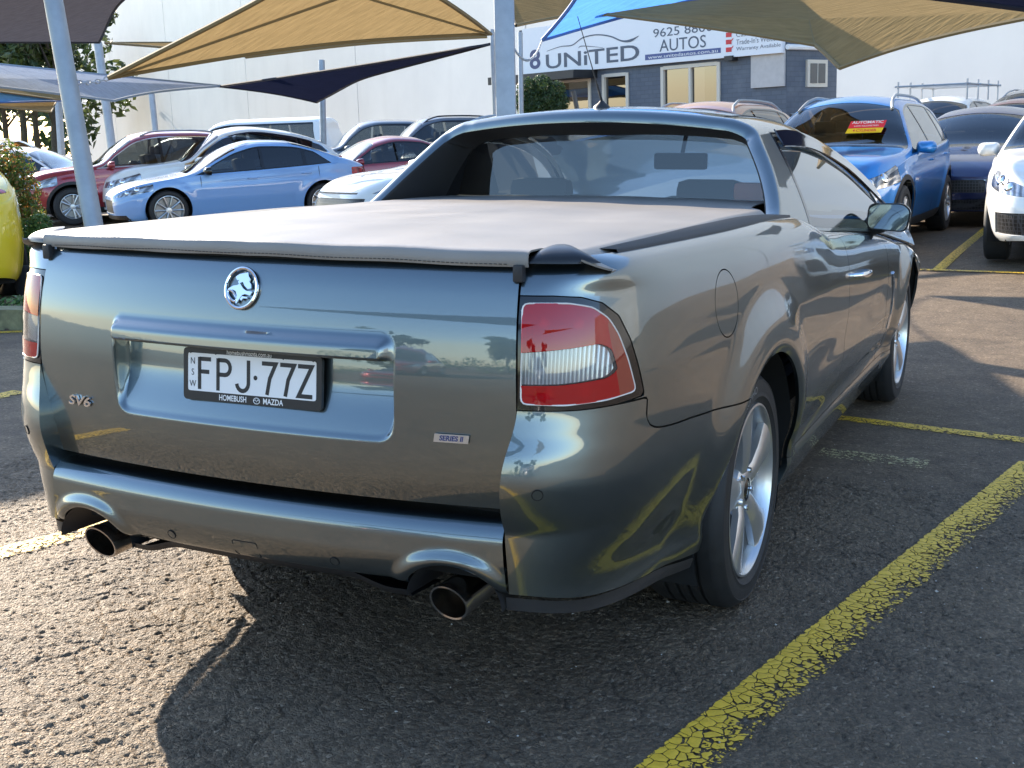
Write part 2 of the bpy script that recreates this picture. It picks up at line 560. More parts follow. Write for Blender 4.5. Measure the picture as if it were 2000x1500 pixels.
def worley(X, Y, cell, seed, k=1.0):
    """distance to the nearest and second nearest stone centre, and that stone's random number"""
    g = np.random.default_rng(seed); n = 512
    jx, jy, rv = g.random((n, n)), g.random((n, n)), g.random((n, n))
    cx = np.floor(X/cell).astype(int); cy = np.floor(Y/cell).astype(int)
    d1 = np.full(X.shape, 9.0); d2 = np.full(X.shape, 9.0); r1 = np.zeros(X.shape)
    for a in (-1, 0, 1):
        for b in (-1, 0, 1):
            i = (cx+a) % n; j = (cy+b) % n
            d = np.hypot((cx+a+jx[i, j])*cell-X, (cy+b+jy[i, j])*cell-Y)/cell
            m = d < d1
            d2 = np.where(m, d1, np.minimum(d2, d)); r1 = np.where(m, rv[i, j], r1); d1 = np.where(m, d, d1)
    return d1, d2, r1
def vnoise(X, Y, cell, seed):
    g = np.random.default_rng(seed); n = 256; T = g.random((n, n))
    u = X/cell; v = Y/cell; i = np.floor(u).astype(int); j = np.floor(v).astype(int); fu = u-i; fv = v-j
    fu = fu*fu*(3-2*fu); fv = fv*fv*(3-2*fv)
    t = lambda a, b: T[a % n, b % n]
    return (t(i, j)*(1-fu)+t(i+1, j)*fu)*(1-fv)+(t(i, j+1)*(1-fu)+t(i+1, j+1)*fu)*fv
xs_p = np.linspace(PX0, PX1, 900); ys_p = np.linspace(PY0, PY1, 665)
X, Y = np.meshgrid(xs_p, ys_p, indexing='ij')
wx = X+.012*(vnoise(X, Y, .05, 5)-.5); wy = Y+.012*(vnoise(X, Y, .05, 6)-.5)
d1, d2, r1 = worley(wx, wy, .0135, 11)
h = np.clip(1-(d1/.75)**2, 0, 1)*(.15+.85*r1**1.5)*.0046
h -= np.where(r1 < .05, np.clip(1-(d1/.62)**2, 0, 1)*.0055, 0)
d1b, d2b, r1b = worley(wx+3, wy+3, .030, 12)
h += np.clip(1-(d1b/.8)**2, 0, 1)*r1b*.0022
h += (vnoise(X, Y, .09, 7)-.5)*.0028+(vnoise(X, Y, .02, 8)-.5)*.002
c1_, c2_, _ = worley(X+.05*(vnoise(X, Y, .07, 9)-.5), Y+.05*(vnoise(X, Y, .07, 10)-.5), .125, 13)
h -= sst(.055, .0, c2_-c1_)*.005*sst(.42, .62, vnoise(X, Y, .5, 14))
c1_, c2_, _ = worley(X+.03*(vnoise(X, Y, .04, 19)-.5), Y+.03*(vnoise(X, Y, .04, 20)-.5), .055, 23)
h -= sst(.07, .0, c2_-c1_)*.003*sst(.5, .7, vnoise(X, Y, .35, 24))
edge_ = np.minimum(np.minimum(X-PX0, PX1-X), np.minimum(Y-PY0, PY1-Y))
h = (h-np.percentile(h, 97)+.0015)*sst(0, .10, edge_)
Zp = ground_z(X, Y)+np.minimum(h, .0032)
nu_, nv_ = X.shape
me = bpy.data.meshes.new('ground_relief')
me.vertices.add(nu_*nv_); me.vertices.foreach_set('co', np.stack([X, Y, Zp], 2).astype(np.float32).ravel())
ix = np.arange(nu_*nv_).reshape(nu_, nv_)
q4 = np.stack([ix[:-1, :-1], ix[1:, :-1], ix[1:, 1:], ix[:-1, 1:]], -1).reshape(-1, 4).astype(np.int32)
me.loops.add(q4.size); me.loops.foreach_set('vertex_index', q4.ravel())
me.polygons.add(len(q4)); me.polygons.foreach_set('loop_start', np.arange(0, q4.size, 4, dtype=np.int32))
me.update(calc_edges=True); me.shade_smooth()
tag(link('ground_relief', me, MAT['asphalt'], GROUND), kind='stuff')

# painted bay lines: cracked yellow paint, worn away between the crack cells
def paint_mat(name, wear_lo, wear_hi, col=(.92, .57, .045)):
    m = NT(name)
    co = m.n('ShaderNodeNewGeometry').outputs['Position']
    warp = m.noise(14, 4, .6, co)
    wv = m.n('ShaderNodeVectorMath', operation='MULTIPLY_ADD'); wv.inputs[1].default_value = (.03, .03, 0)
    m.l(warp.outputs['Color'], wv.inputs[0]); m.l(co, wv.inputs[2])
    vc = m.n('ShaderNodeTexVoronoi', feature='DISTANCE_TO_EDGE'); vc.inputs['Scale'].default_value = 31
    m.l(wv.outputs[0], vc.inputs['Vector'])
    vg = m.n('ShaderNodeTexVoronoi', feature='F1'); vg.inputs['Scale'].default_value = 105; m.l(co, vg.inputs['Vector'])
    nz = m.noise(38, 5, .7, co)
    sc_ = m.n('ShaderNodeSeparateColor'); m.l(vg.outputs['Color'], sc_.inputs[0])
    wear = m.math('ADD', m.math('MULTIPLY', nz.outputs[0], .75), m.math('MULTIPLY', sc_.outputs[0], .35))
    uv = m.n('ShaderNodeAttribute', attribute_name='across')
    lim = m.n('ShaderNodeMapRange'); lim.inputs[1].default_value = 0; lim.inputs[2].default_value = 1
    lim.inputs[3].default_value = wear_lo; lim.inputs[4].default_value = wear_hi
    m.l(uv.outputs['Fac'], lim.inputs[0])
    pat = m.noise(2.3, 3, .6, co)
    keep = m.math('LESS_THAN', m.math('MULTIPLY_ADD', pat.outputs[0], .35, m.math('SUBTRACT', wear, .17)), lim.outputs[0])
    keep = m.math('MULTIPLY', keep, m.math('GREATER_THAN', vc.outputs['Distance'], m.math('MULTIPLY_ADD', uv.outputs['Fac'], .055, .022)))
    ed = m.math('MINIMUM', uv.outputs['Fac'], m.math('SUBTRACT', 1.0, uv.outputs['Fac']))
    keep = m.math('MULTIPLY', keep, m.math('GREATER_THAN', m.math('ADD', ed, m.math('MULTIPLY', nz.outputs[0], .22)), .13))
    m.l(m.ramp(nz.outputs[0], [(.3, tuple(c*.72 for c in col)), (.7, col)]).outputs[0], m.b.inputs['Base Color'])
    m.set(Roughness=.55)
    m.l(m.bump(vc.outputs['Distance'], .6, .006), m.b.inputs['Normal'])
    m.l(keep, m.b.inputs['Alpha'])
    return m.m
MAT['line_worn'] = paint_mat('yellow_line_worn', .90, .46)
MAT['line'] = paint_mat('yellow_line', .72, .66)
MAT['line_faded'] = paint_mat('yellow_line_faded', .54, .46, (.60, .52, .26))
def line(name, a, b, w, mat, label=None):
    a = np.array(a, float); b = np.array(b, float); d = b-a; L = np.linalg.norm(d); d /= L; n = np.array([d[1], -d[0]])
    k = max(2, int(L/.25)+1); V = []; F = []; A = []
    for i in range(k):
        p = a+d*L*i/(k-1)
        for s, f in ((-.5, 0.0), (0, .5), (.5, 1.0)):
            q = p+n*w*s; V.append((q[0], q[1], float(ground_z(*q))+.004)); A.append(f)
    F = [(3*i+j, 3*i+j+1, 3*i+4+j, 3*i+3+j) for i in range(k-1) for j in range(2)]
    F = [tuple(reversed(f)) for f in F]
    o = mesh_obj(name, V, F, mat, smooth=False)
    at_ = o.data.attributes.new('across', 'FLOAT', 'POINT'); at_.data.foreach_set('value', A)
    tag(o, kind='structure'); return o
g2 = lambda px, py: gnd(px, py)[:2]
# the long line beside the ute (solid along its left half, worn along the right)
pA = (g2(1250, 1500)+g2(1420, 1480))/2; pB = (g2(2000, 888)+g2(1990, 985))/2
dAB = (pB-pA)/np.linalg.norm(pB-pA)
line('parking_line', pA-dAB*2.2, pB+dAB*.25, .150, MAT['line_worn'])
line('parking_line', g2(1600, 812), g2(2100, 873), .105, MAT['line'])
line('parking_line', g2(1600, 884), g2(1812, 908), .16, MAT['line_faded'])
pC = g2(0, 1082); pD = g2(132, 1045)
dCD = dAB*.985+np.array([.10, 0]); dCD /= np.linalg.norm(dCD)
line('parking_line', pC-dCD*1.6, pC+dCD*5.0, .12, MAT['line'])
line('parking_line', g2(-300, 845), g2(40, 765), .12, MAT['line'])
line('parking_line', g2(1775, 526), g2(2300, 545), .085, MAT['line'])
line('parking_line', g2(1832, 528), g2(1935, 440), .11, MAT['line'])
line('parking_line', g2(1100, 500), g2(1240, 430), .11, MAT['line'])
line('parking_line', g2(-60, 652), g2(48, 648), .10, MAT['line'])
# behind the viewer: more bays
for k in range(5):
    line('parking_line', (-7.5+k*2.7, -9.5), (-6.9+k*2.7, -14.3), .10, MAT['line'])
# loose grit: small pale stones lying on the asphalt near the ute
g_ = np.random.default_rng(31); V = []; F = []
for k in range(260):
    x = g_.uniform(-1.8, 2.0); y = g_.uniform(-.6, 3.4); r = g_.uniform(.0016, .0042)*(2.0 if g_.random() < .04 else 1)
    a = g_.uniform(0, 6.28); o = len(V); z0 = float(ground_z(x, y))+.002
    P6 = np.array([(1, 0, 0), (0, 1, 0), (-1, 0, 0), (0, -1, 0), (0, 0, .7), (0, 0, -.5)])*g_.uniform(.6, 1.3, (6, 1))
    c, s = math.cos(a), math.sin(a)
    V += [(x+r*(p[0]*c-p[1]*s), y+r*(p[0]*s+p[1]*c), z0+r*(p[2]+.3)) for p in P6]
    F += [(o, o+1, o+4), (o+1, o+2, o+4), (o+2, o+3, o+4), (o+3, o, o+4), (o+1, o, o+5), (o+2, o+1, o+5), (o+3, o+2, o+5), (o, o+3, o+5)]
tag(mesh_obj('loose_grit', V, F, simple('pale_grit', (.42, .39, .35), .7, var=.4, vscale=40), smooth=False), 'small pale stones scattered on the asphalt round the ute', 'grit', kind='stuff')
# ------------------------------------------------------------------ the ute: surface definitions (car axes: x right, y forward, z up; tail at y = 0)
AXR, AXF, ZW = 1.128, 4.137, 0.339           # axles, wheel centre height
TYRE_R, RIM_R, ARCH_R = .339, .252, .398
u_seam = pchip([.30, .355, .54, .64, .77, 1.0, 1.10], [.643, .643, .637, .644, .664, .656, .648])
u_yc = pchip([.50, .545, .60, .64, .70, .80, .90, 1.0, 1.04, 1.065], [.040, .022, .008, .003, .0, -.002, .006, .027, .043, .062])
u_bulge = pchip([.30, .36, .50, .60, .66, .72, .77, .82, 1.1], [.030, .040, .048, .047, .036, .016, .004, 0, 0])
def u_tail(x, z): return u_yc(z)+.135*x*x
# top edge and bottom edge of the body side along y
u_top = pchip([0, 1.3, 1.75, 2.0, 2.2, 2.8, 3.4, 3.85, 4.2, 4.6, 4.9], [1.082, 1.082, 1.072, 1.04, 1.0, .955, .905, .845, .79, .71, .64])
u_bot = pchip([-.6, .0, .3, .62, .8, 1.45, 1.6, 3.5, 3.8, 4.5, 5.2], [.358, .362, .325, .285, .27, .20, .19, .19, .22, .22, .24])
u_low = pchip([.15, .20, .27, .315, .335, .36, .45, .55, .65, .80, .95, 1.1], [.105, .080, .052, .040, .044, .046, .022, .006, 0, .003, .018, .03])
u_roll = pchip([-.02, 0, .006, .018, .04, .08, .15, .25], [.10, .080, .058, .040, .022, .009, .002, 0])
u_plan = pchip([.1, .35, .5, .7, 1.0, 1.4, 1.9, 2.6, 3.3, 4.1, 4.35], [.080, .056, .041, .026, .008, 0, .006, .013, .013, .004, .02])
def u_flare(y, z):
    o = 0
    for cy in (AXR, AXF):
        r = np.hypot(y-cy, z-ZW)
        up = sst(-.10, .12, z-ZW+.05)
        a = sst(.60, .47, r)*sst(.385, .43, r)*.014 + sst(.56, .40, r)*.012
        o = o+a*up
    return o
def u_side(y, z):
    """half width of the body side"""
    d = u_top(y)-z
    tuck = .050*sst(.62, .32, z)*sst(1.0, .55, y)
    crease = .006*sst(.10, 0, np.abs(z-(.60+.02*(y-2.4))))*sst(1.5, 1.9, y)*sst(3.6, 3.2, y)
    return .947-u_plan(y)-u_low(z)*(1-.35*sst(1.6, 1.0, y))-u_roll(d)-tuck+u_flare(y, z)-crease
YB, YF = .50, 4.42
def ute_shell(nc=60, ns=330, nf=54, nr=84):
    """right half: tail seam -> rear corner -> side -> front corner -> nose; columns (n, nr, [x, y, z, q, s])"""
    v = np.linspace(0, 1, nr)
    v = v+.10*np.sin(2*np.pi*v)/(2*np.pi)*-1
    cols = []
    def col(pos, zb, zt, q, s): pass
    # q: distance along the outline, equal to y on the side
    def bez(a, b, c, d, t):
        return (1-t)**3*a+3*t*(1-t)**2*b+3*t*t*(1-t)*c+t**3*d
    for i in range(nc):
        t = i/nc
        yq = YB-(1-t)*.50
        zb = u_bot(yq); zt = u_top(0)
        z = zb+(zt-zb)*v
        A = np.stack([u_seam(z), u_tail(u_seam(z), z)-u_bulge(z)-.5*u_roll(zt-z)*0], 1)
        bx = u_side(YB, z); by = np.full_like(z, YB)
        # rolled top also pulls the tail rim forward a little
        A[:, 1] += .35*u_roll(zt-z)
        dx = (bx-A[:, 0])
        sl = .20
        kf = .66+.17*sst(1.0, 1.06, z)
        h1 = np.stack([A[:, 0]+dx*kf, A[:, 1]+dx*kf*sl], 1)
        db = (u_side(YB+.05, z)-u_side(YB, z))/.05
        lb = (YB-A[:, 1])*(kf-.04)
        h2 = np.stack([bx-db*lb, by-lb], 1)
        x = bez(A[:, 0], h1[:, 0], h2[:, 0], bx, t); y = bez(A[:, 1], h1[:, 1], h2[:, 1], by, t)
        cols.append(np.stack([x, y, z, np.full_like(z, yq), np.full_like(z, 1+t)], 1))
    for i in range(ns):
        y = YB+(YF-YB)*i/ns
        zb = u_bot(y); zt = u_top(y); z = zb+(zt-zb)*v
        cols.append(np.stack([u_side(y, z), np.full_like(z, y), z, np.full_like(z, y), np.full_like(z, 2+i/ns)], 1))
    for i in range(nf+1):
        t = i/nf
        yq = YF+t*.6
        zb = u_bot(yq); zt = u_top(YF)-(u_top(YF)-.66)*sst(0, 1, t)*.9
        z = zb+(zt-zb)*v
        bx = u_side(YF, u_bot(YF)+(u_top(YF)-u_bot(YF))*v)
        ny = 5.03-.10*sst(.45, .75, z)-.10*sst(.30, .20, z)
        x = bez(bx, bx*.985, bx*.70, 0*bx, t); y = bez(YF+0*z, YF+.36+0*z, ny, ny, t)
        cols.append(np.stack([x, y, z, np.full_like(z, yq), np.full_like(z, 3+t)], 1))
    return surf_grid(np.array(cols))
MAT['tyre_print'] = simple('raised_rubber_lettering', (.22, .22, .22), .5)
# ------------------------------------------------------------------ wheels
def make_tyre(R0, Rr, w, name='tyre', parent=None, grooves=True, n=72):
    """lathe about x, outer side at +x"""
    h = w/2; sr = .022
    pr = [(h-.012, Rr-.004), (h-.004, Rr+.004), (h+.004, Rr+.016)]
    side = R0-Rr
    pr += [(h+.0075, Rr+side*.22), (h+.0095, Rr+side*.24), (h+.0095, Rr+side*.27), (h+.0082, Rr+side*.29), (h+.009, Rr+side*.40), (h+.007, Rr+side*.60), (h+.0055, Rr+side*.70), (h+.0068, Rr+side*.715), (h+.0060, Rr+side*.74), (h+.001, Rr+side*.78), (h-.010, R0-.010), (h-.020, R0-.004)]
    tread = [(h-.030, R0-.001)]
    if grooves:
        for c in (.52, .17, -.17, -.52):
            cx = c*(h-.02)
            tread += [(cx+.0055, R0), (cx+.004, R0-.008), (cx-.004, R0-.008), (cx-.0055, R0)]
    tread += [(-h+.030, R0-.001)]
    pr += tread+[(-h+.020, R0-.004), (-h+.010, R0-.010), (-h-.001, Rr+side*.78), (-h-.007, Rr+side*.60), (-h-.004, Rr+.016), (-h+.012, Rr-.004)]
    return MB().lathe(pr, n).build(name, MAT['rubber'], parent, sharp=40)

def make_rim(Rr, w, style, mat, parent, n=60, hub_mat=None):
    h = w/2
    barrel = [(h-.006, Rr+.002), (h+.003, Rr), (h+.004, Rr-.006), (h-.004, Rr-.012), (h-.02, Rr-.017), (h-.045, Rr-.022), (-h+.02, Rr-.035), (-h, Rr-.02)]
    rim = MB().lathe(barrel, n).build('rim', mat, parent, sharp=50)
    rim_in = MB().lathe([(h-.075, Rr-.03), (h-.078, .02)], 40).build('brake_disc', MAT['brake'], parent)
    # spokes
    def spoke(ang, prof, ridge=True):
        """prof: list of (radius, half width, face x, skew)"""
        V = []; m = len(prof)
        for (r, hw, fx, sk) in prof:
            for (cw, dx) in ((-1, -.022), (-1, -.003), (-.72, .003), (0, .007 if ridge else .004), (.72, .003), (1, -.003), (1, -.022)):
                t = sk+cw*hw
                V.append((fx+dx, r*math.cos(ang)-t*math.sin(ang), r*math.sin(ang)+t*math.cos(ang)))
        F = []
        for i in range(m-1):
            for k in range(6):
                F.append((i*7+k, i*7+k+1, (i+1)*7+k+1, (i+1)*7+k))
            F.append((i*7+6, i*7, (i+1)*7, (i+1)*7+6))
        F += [tuple(range(7)), tuple(reversed(range((m-1)*7, m*7)))]
        return V, F
    if style == 'ute':
        for k in range(5):
            mb = MB(); a = 2*math.pi*k/5+R(96)
            mb.add(*spoke(a, [(.045, .032, h-.022, 0), (.085, .033, h-.013, .002), (.15, .042, h-.009, .005), (.21, .058, h-.008, .009), (Rr-.008, .075, h-.006, .012)]))
            mb.build('spoke', mat, rim, sharp=28)
        cap = MB().lathe([(h-.010, .001), (h-.012, .024), (h-.016, .031), (h-.024, .034)], 28).build('centre_cap', MAT['black_gloss'], rim)
        hubd = MB().lathe([(h-.012, .033), (h-.014, .055), (h-.026, .075), (h-.045, .08)], 28).build('hub', mat, rim)
        for k in range(5):
            a = 2*math.pi*k/5+R(96+36)
            MB().lathe([(h-.008, .001), (h-.009, .008), (h-.03, .010)], 10, c=(0, .057*math.cos(a), .057*math.sin(a))).build('wheel_nut', MAT['chrome'], rim)
    else:
        ns, wid = {'ten': (10, .013), 'five': (5, .036), 'twin': (10, .015), 'steel': (16, .030)}[style]
        mb = MB()
        for k in range(ns):
            a = 2*math.pi*k/ns
            if style == 'twin': a = 2*math.pi*(k//2)/5+(.17 if k % 2 else -.17)
            mb.add(*spoke(a, [(.04, wid*1.1, h-.025, 0), (.10, wid, h-.014, 0), (Rr*.75, wid*1.05, h-.010, 0), (Rr-.008, wid*1.5, h-.008, 0)]))
        mb.lathe([(h-.012, .001), (h-.014, .045), (h-.03, .06)], 20)
        mb.build('spokes', mat, rim, sharp=30)
    return rim

def arc_text(body, size, rad, mid, x, mat, parent, name='lettering', sx=1.0):
    V, F = text_mesh(body, size, sx=sx)
    out = []
    for u, v, w in V:
        a = mid-u/rad
        rr = rad+v
        out.append((x, -rr*math.cos(a)*-1, rr*math.sin(a)))
    return mesh_obj(name, out, F, mat, parent, smooth=False)

# ------------------------------------------------------------------ the ute itself
UTE = empty('utility_vehicle', (0, 0, 0), 0, 'dark grey-green utility vehicle seen from behind with grey soft cover over its tray', 'ute')
PAINT = MAT['ute_paint']
m_ = NT('tail_lamp_red')
m_.set(Base_Color=(.50, .008, .012, 1), Roughness=.12, Coat_Weight=1.0, Coat_Roughness=.02)
_w = m_.n('ShaderNodeTexWave', wave_type='BANDS', bands_direction='Z'); _w.inputs['Scale'].default_value = 75; _w.inputs['Distortion'].default_value = 1.5
m_.l(m_.coord(), _w.inputs['Vector'])
_n = m_.noise(13, 3, .6)
m_.l(m_.mix(m_.ramp(_n.outputs[0], [(.42, (0, 0, 0)), (.58, (1, 1, 1))]).outputs[0], m_.mix(_w.outputs[0], (.60, .006, .012, 1), (.42, .004, .008, 1)), (.16, .002, .006, 1)), m_.b.inputs['Base Color'])
m_.l(m_.bump(_w.outputs[0], .12, .002), m_.b.inputs['Normal'])
MAT['lamp_red'] = m_.m
m_ = NT('tail_lamp_clear')
m_.set(Base_Color=(.62, .64, .66, 1), Roughness=.15, Metallic=.35, Coat_Weight=1.0, Coat_Roughness=.02)
_w = m_.n('ShaderNodeTexWave', wave_type='BANDS', bands_direction='X'); _w.inputs['Scale'].default_value = 44
m_.l(m_.coord(), _w.inputs['Vector'])
m_.l(m_.ramp(_w.outputs[0], [(.1, (.34, .35, .37)), (.6, (.78, .80, .82))]).outputs[0], m_.b.inputs['Base Color'])
m_.l(m_.bump(_w.outputs[0], .6, .004), m_.b.inputs['Normal'])
MAT['lamp_clear'] = m_.m
MAT['lens_rim'] = simple('lens_edge', (.70, .66, .62), .25, coat=.6)
m_ = NT('tail_lamp_amber_edge')
m_.set(Base_Color=(.42, .075, .045, 1), Roughness=.15, Coat_Weight=1.0, Coat_Roughness=.02)
MAT['lamp_side'] = m_.m

def lens_glass(name, tint, dif=.4):
    m = NT(name); m.t.nodes.remove(m.b)
    tr = m.n('ShaderNodeBsdfTransparent'); tr.inputs[0].default_value = (*tint, 1)
    gl = m.n('ShaderNodeBsdfGlossy'); gl.inputs['Roughness'].default_value = .02
    df = m.n('ShaderNodeBsdfDiffuse'); df.inputs[0].default_value = (*[t*.9 for t in tint], 1)
    fr = m.n('ShaderNodeFresnel'); fr.inputs[0].default_value = 1.6
    m1 = m.n('ShaderNodeMixShader'); m1.inputs[0].default_value = dif
    m.l(tr.outputs[0], m1.inputs[1]); m.l(df.outputs[0], m1.inputs[2])
    m2 = m.n('ShaderNodeMixShader'); m.l(m.math('MULTIPLY', fr.outputs[0], 1.3), m2.inputs[0]); m.l(m1.outputs[0], m2.inputs[1]); m.l(gl.outputs[0], m2.inputs[2])
    m.l(m2.outputs[0], m.out.inputs[0]); return m.m
MAT['lens_red_glass'] = lens_glass('red_lens', (.92, .012, .020), .44)
MAT['lens_side_glass'] = lens_glass('amber_red_lens', (.80, .16, .10))
MAT['lens_clear_glass'] = lens_glass('clear_lens', (.90, .92, .94), .06)
m_ = NT('lamp_reflector')
m_.set(Base_Color=(.80, .80, .82, 1), Roughness=.22, Metallic=1.0)
_w = m_.n('ShaderNodeTexWave', wave_type='BANDS', bands_direction='Z'); _w.inputs['Scale'].default_value = 42
m_.l(m_.coord(), _w.inputs['Vector']); _n = m_.noise(45, 2, .5)
m_.l(m_.bump(_n.outputs[0], .5, .01, m_.bump(_w.outputs[0], .5, .004)), m_.b.inputs['Normal'])
MAT['lamp_reflector'] = m_.m
SH = ute_shell()
_SA = SH[0].reshape(-1, 84, 5)
def shell_at(q, z, lift=.002):
    i = int(np.clip(np.searchsorted(_SA[:, 0, 3], q)-1, 0, len(_SA)-2))
    t = (q-_SA[i, 0, 3])/(_SA[i+1, 0, 3]-_SA[i, 0, 3])
    f = lambda c, k: np.interp(z, c[:, 2], c[:, k])
    p = np.array([f(_SA[i], 0)*(1-t)+f(_SA[i+1], 0)*t, f(_SA[i], 1)*(1-t)+f(_SA[i+1], 1)*t, z])
    tg = _SA[i+1, 40, :2]-_SA[i, 40, :2]; n = np.array([tg[1], -tg[0], 0]); n /= np.linalg.norm(n)
    return p+n*lift
def cut(M, fn): return clip(M, fn(M[0]))
# wheel openings
def f_arch(D): return np.minimum(np.hypot(D[:, 1]-AXR, D[:, 2]-ZW), np.hypot(D[:, 1]-AXF, D[:, 2]-ZW))-ARCH_R
BODY = cut(SH, f_arch)
G = .0022
LAMP_OUT = [(-.06, .776), (-.06, 1.004), (.08, 1.004), (.155, 1.0), (.215, .986), (.262, .957), (.295, .905), (.315, .85), (.335, .779), (.243, .772), (.146, .770), (.0, .771)]
LAMP_LENS = round_poly([(.008, .784), (.008, .990), (.12, .990), (.185, .980), (.23, .955), (.258, .92), (.283, .865), (.306, .793), (.22, .785), (.11, .781)], .014, 3)
def seamcurve(q): return pchip([.33, .345, .36, .392, .502, .685, .80], [.785, .730, .708, .695, .683, .669, .662])(q)
u_doorb = pchip([.15, .40, .70, .95, 1.1], [2.40, 2.385, 2.40, 2.43, 2.46])
u_doorf = pchip([.15, .40, .67, .9, 1.0], [3.44, 3.40, 3.39, 3.36, 3.34])
Q = lambda D: D[:, 3]
Z = lambda D: D[:, 2]
def f_lamp(D): return poly_sdf(Q(D), Z(D), LAMP_OUT)
def f_low(D):
    """positive in the bumper corner"""
    q, z = Q(D), Z(D)
    under = np.minimum(.772-z, .345-q)
    low = np.minimum(seamcurve(q)-z, np.minimum(q-.33, .95-q))
    return np.maximum(under, low)
SILLZ = .336
rest = BODY
lamp = cut(rest, lambda D: f_lamp(D))
rest = cut(rest, lambda D: -f_lamp(D)-G)
corner = cut(rest, lambda D: f_low(D)-G)
quarter = cut(rest, lambda D: np.minimum(-f_low(D)-G, u_doorb(Z(D))-Q(D)-G))
quarter = cut(quarter, lambda D: np.where(Q(D) > AXR+.2, Z(D)-SILLZ-G, 1))
FUEL = (.757, .920, .083)
def f_fuel(D): return FUEL[2]-np.hypot(Q(D)-FUEL[0], (Z(D)-FUEL[1]))
fuel = cut(quarter, lambda D: f_fuel(D)-.001)
quarter = cut(quarter, lambda D: -f_fuel(D)-.0022)
door = cut(rest, lambda D: np.minimum(np.minimum(Q(D)-u_doorb(Z(D))-G, u_doorf(Z(D))-Q(D)-G), Z(D)-SILLZ-G))
fender = cut(rest, lambda D: np.minimum(np.minimum(Q(D)-u_doorf(Z(D))-G, 4.50-Q(D)-G), np.where(Q(D) < AXF, Z(D)-SILLZ-G, 1)))
nose = cut(rest, lambda D: Q(D)-4.50-G)
sill = cut(rest, lambda D: np.minimum(SILLZ-Z(D), np.minimum(Q(D)-AXR-.2, AXF-.2-Q(D))))
backing = offset(cut(BODY, lambda D: np.minimum(4.9-Q(D), Z(D)-.30)), -.014)
cornerlip = cut(BODY, lambda D: np.minimum(.80-Q(D), .40-Z(D)))

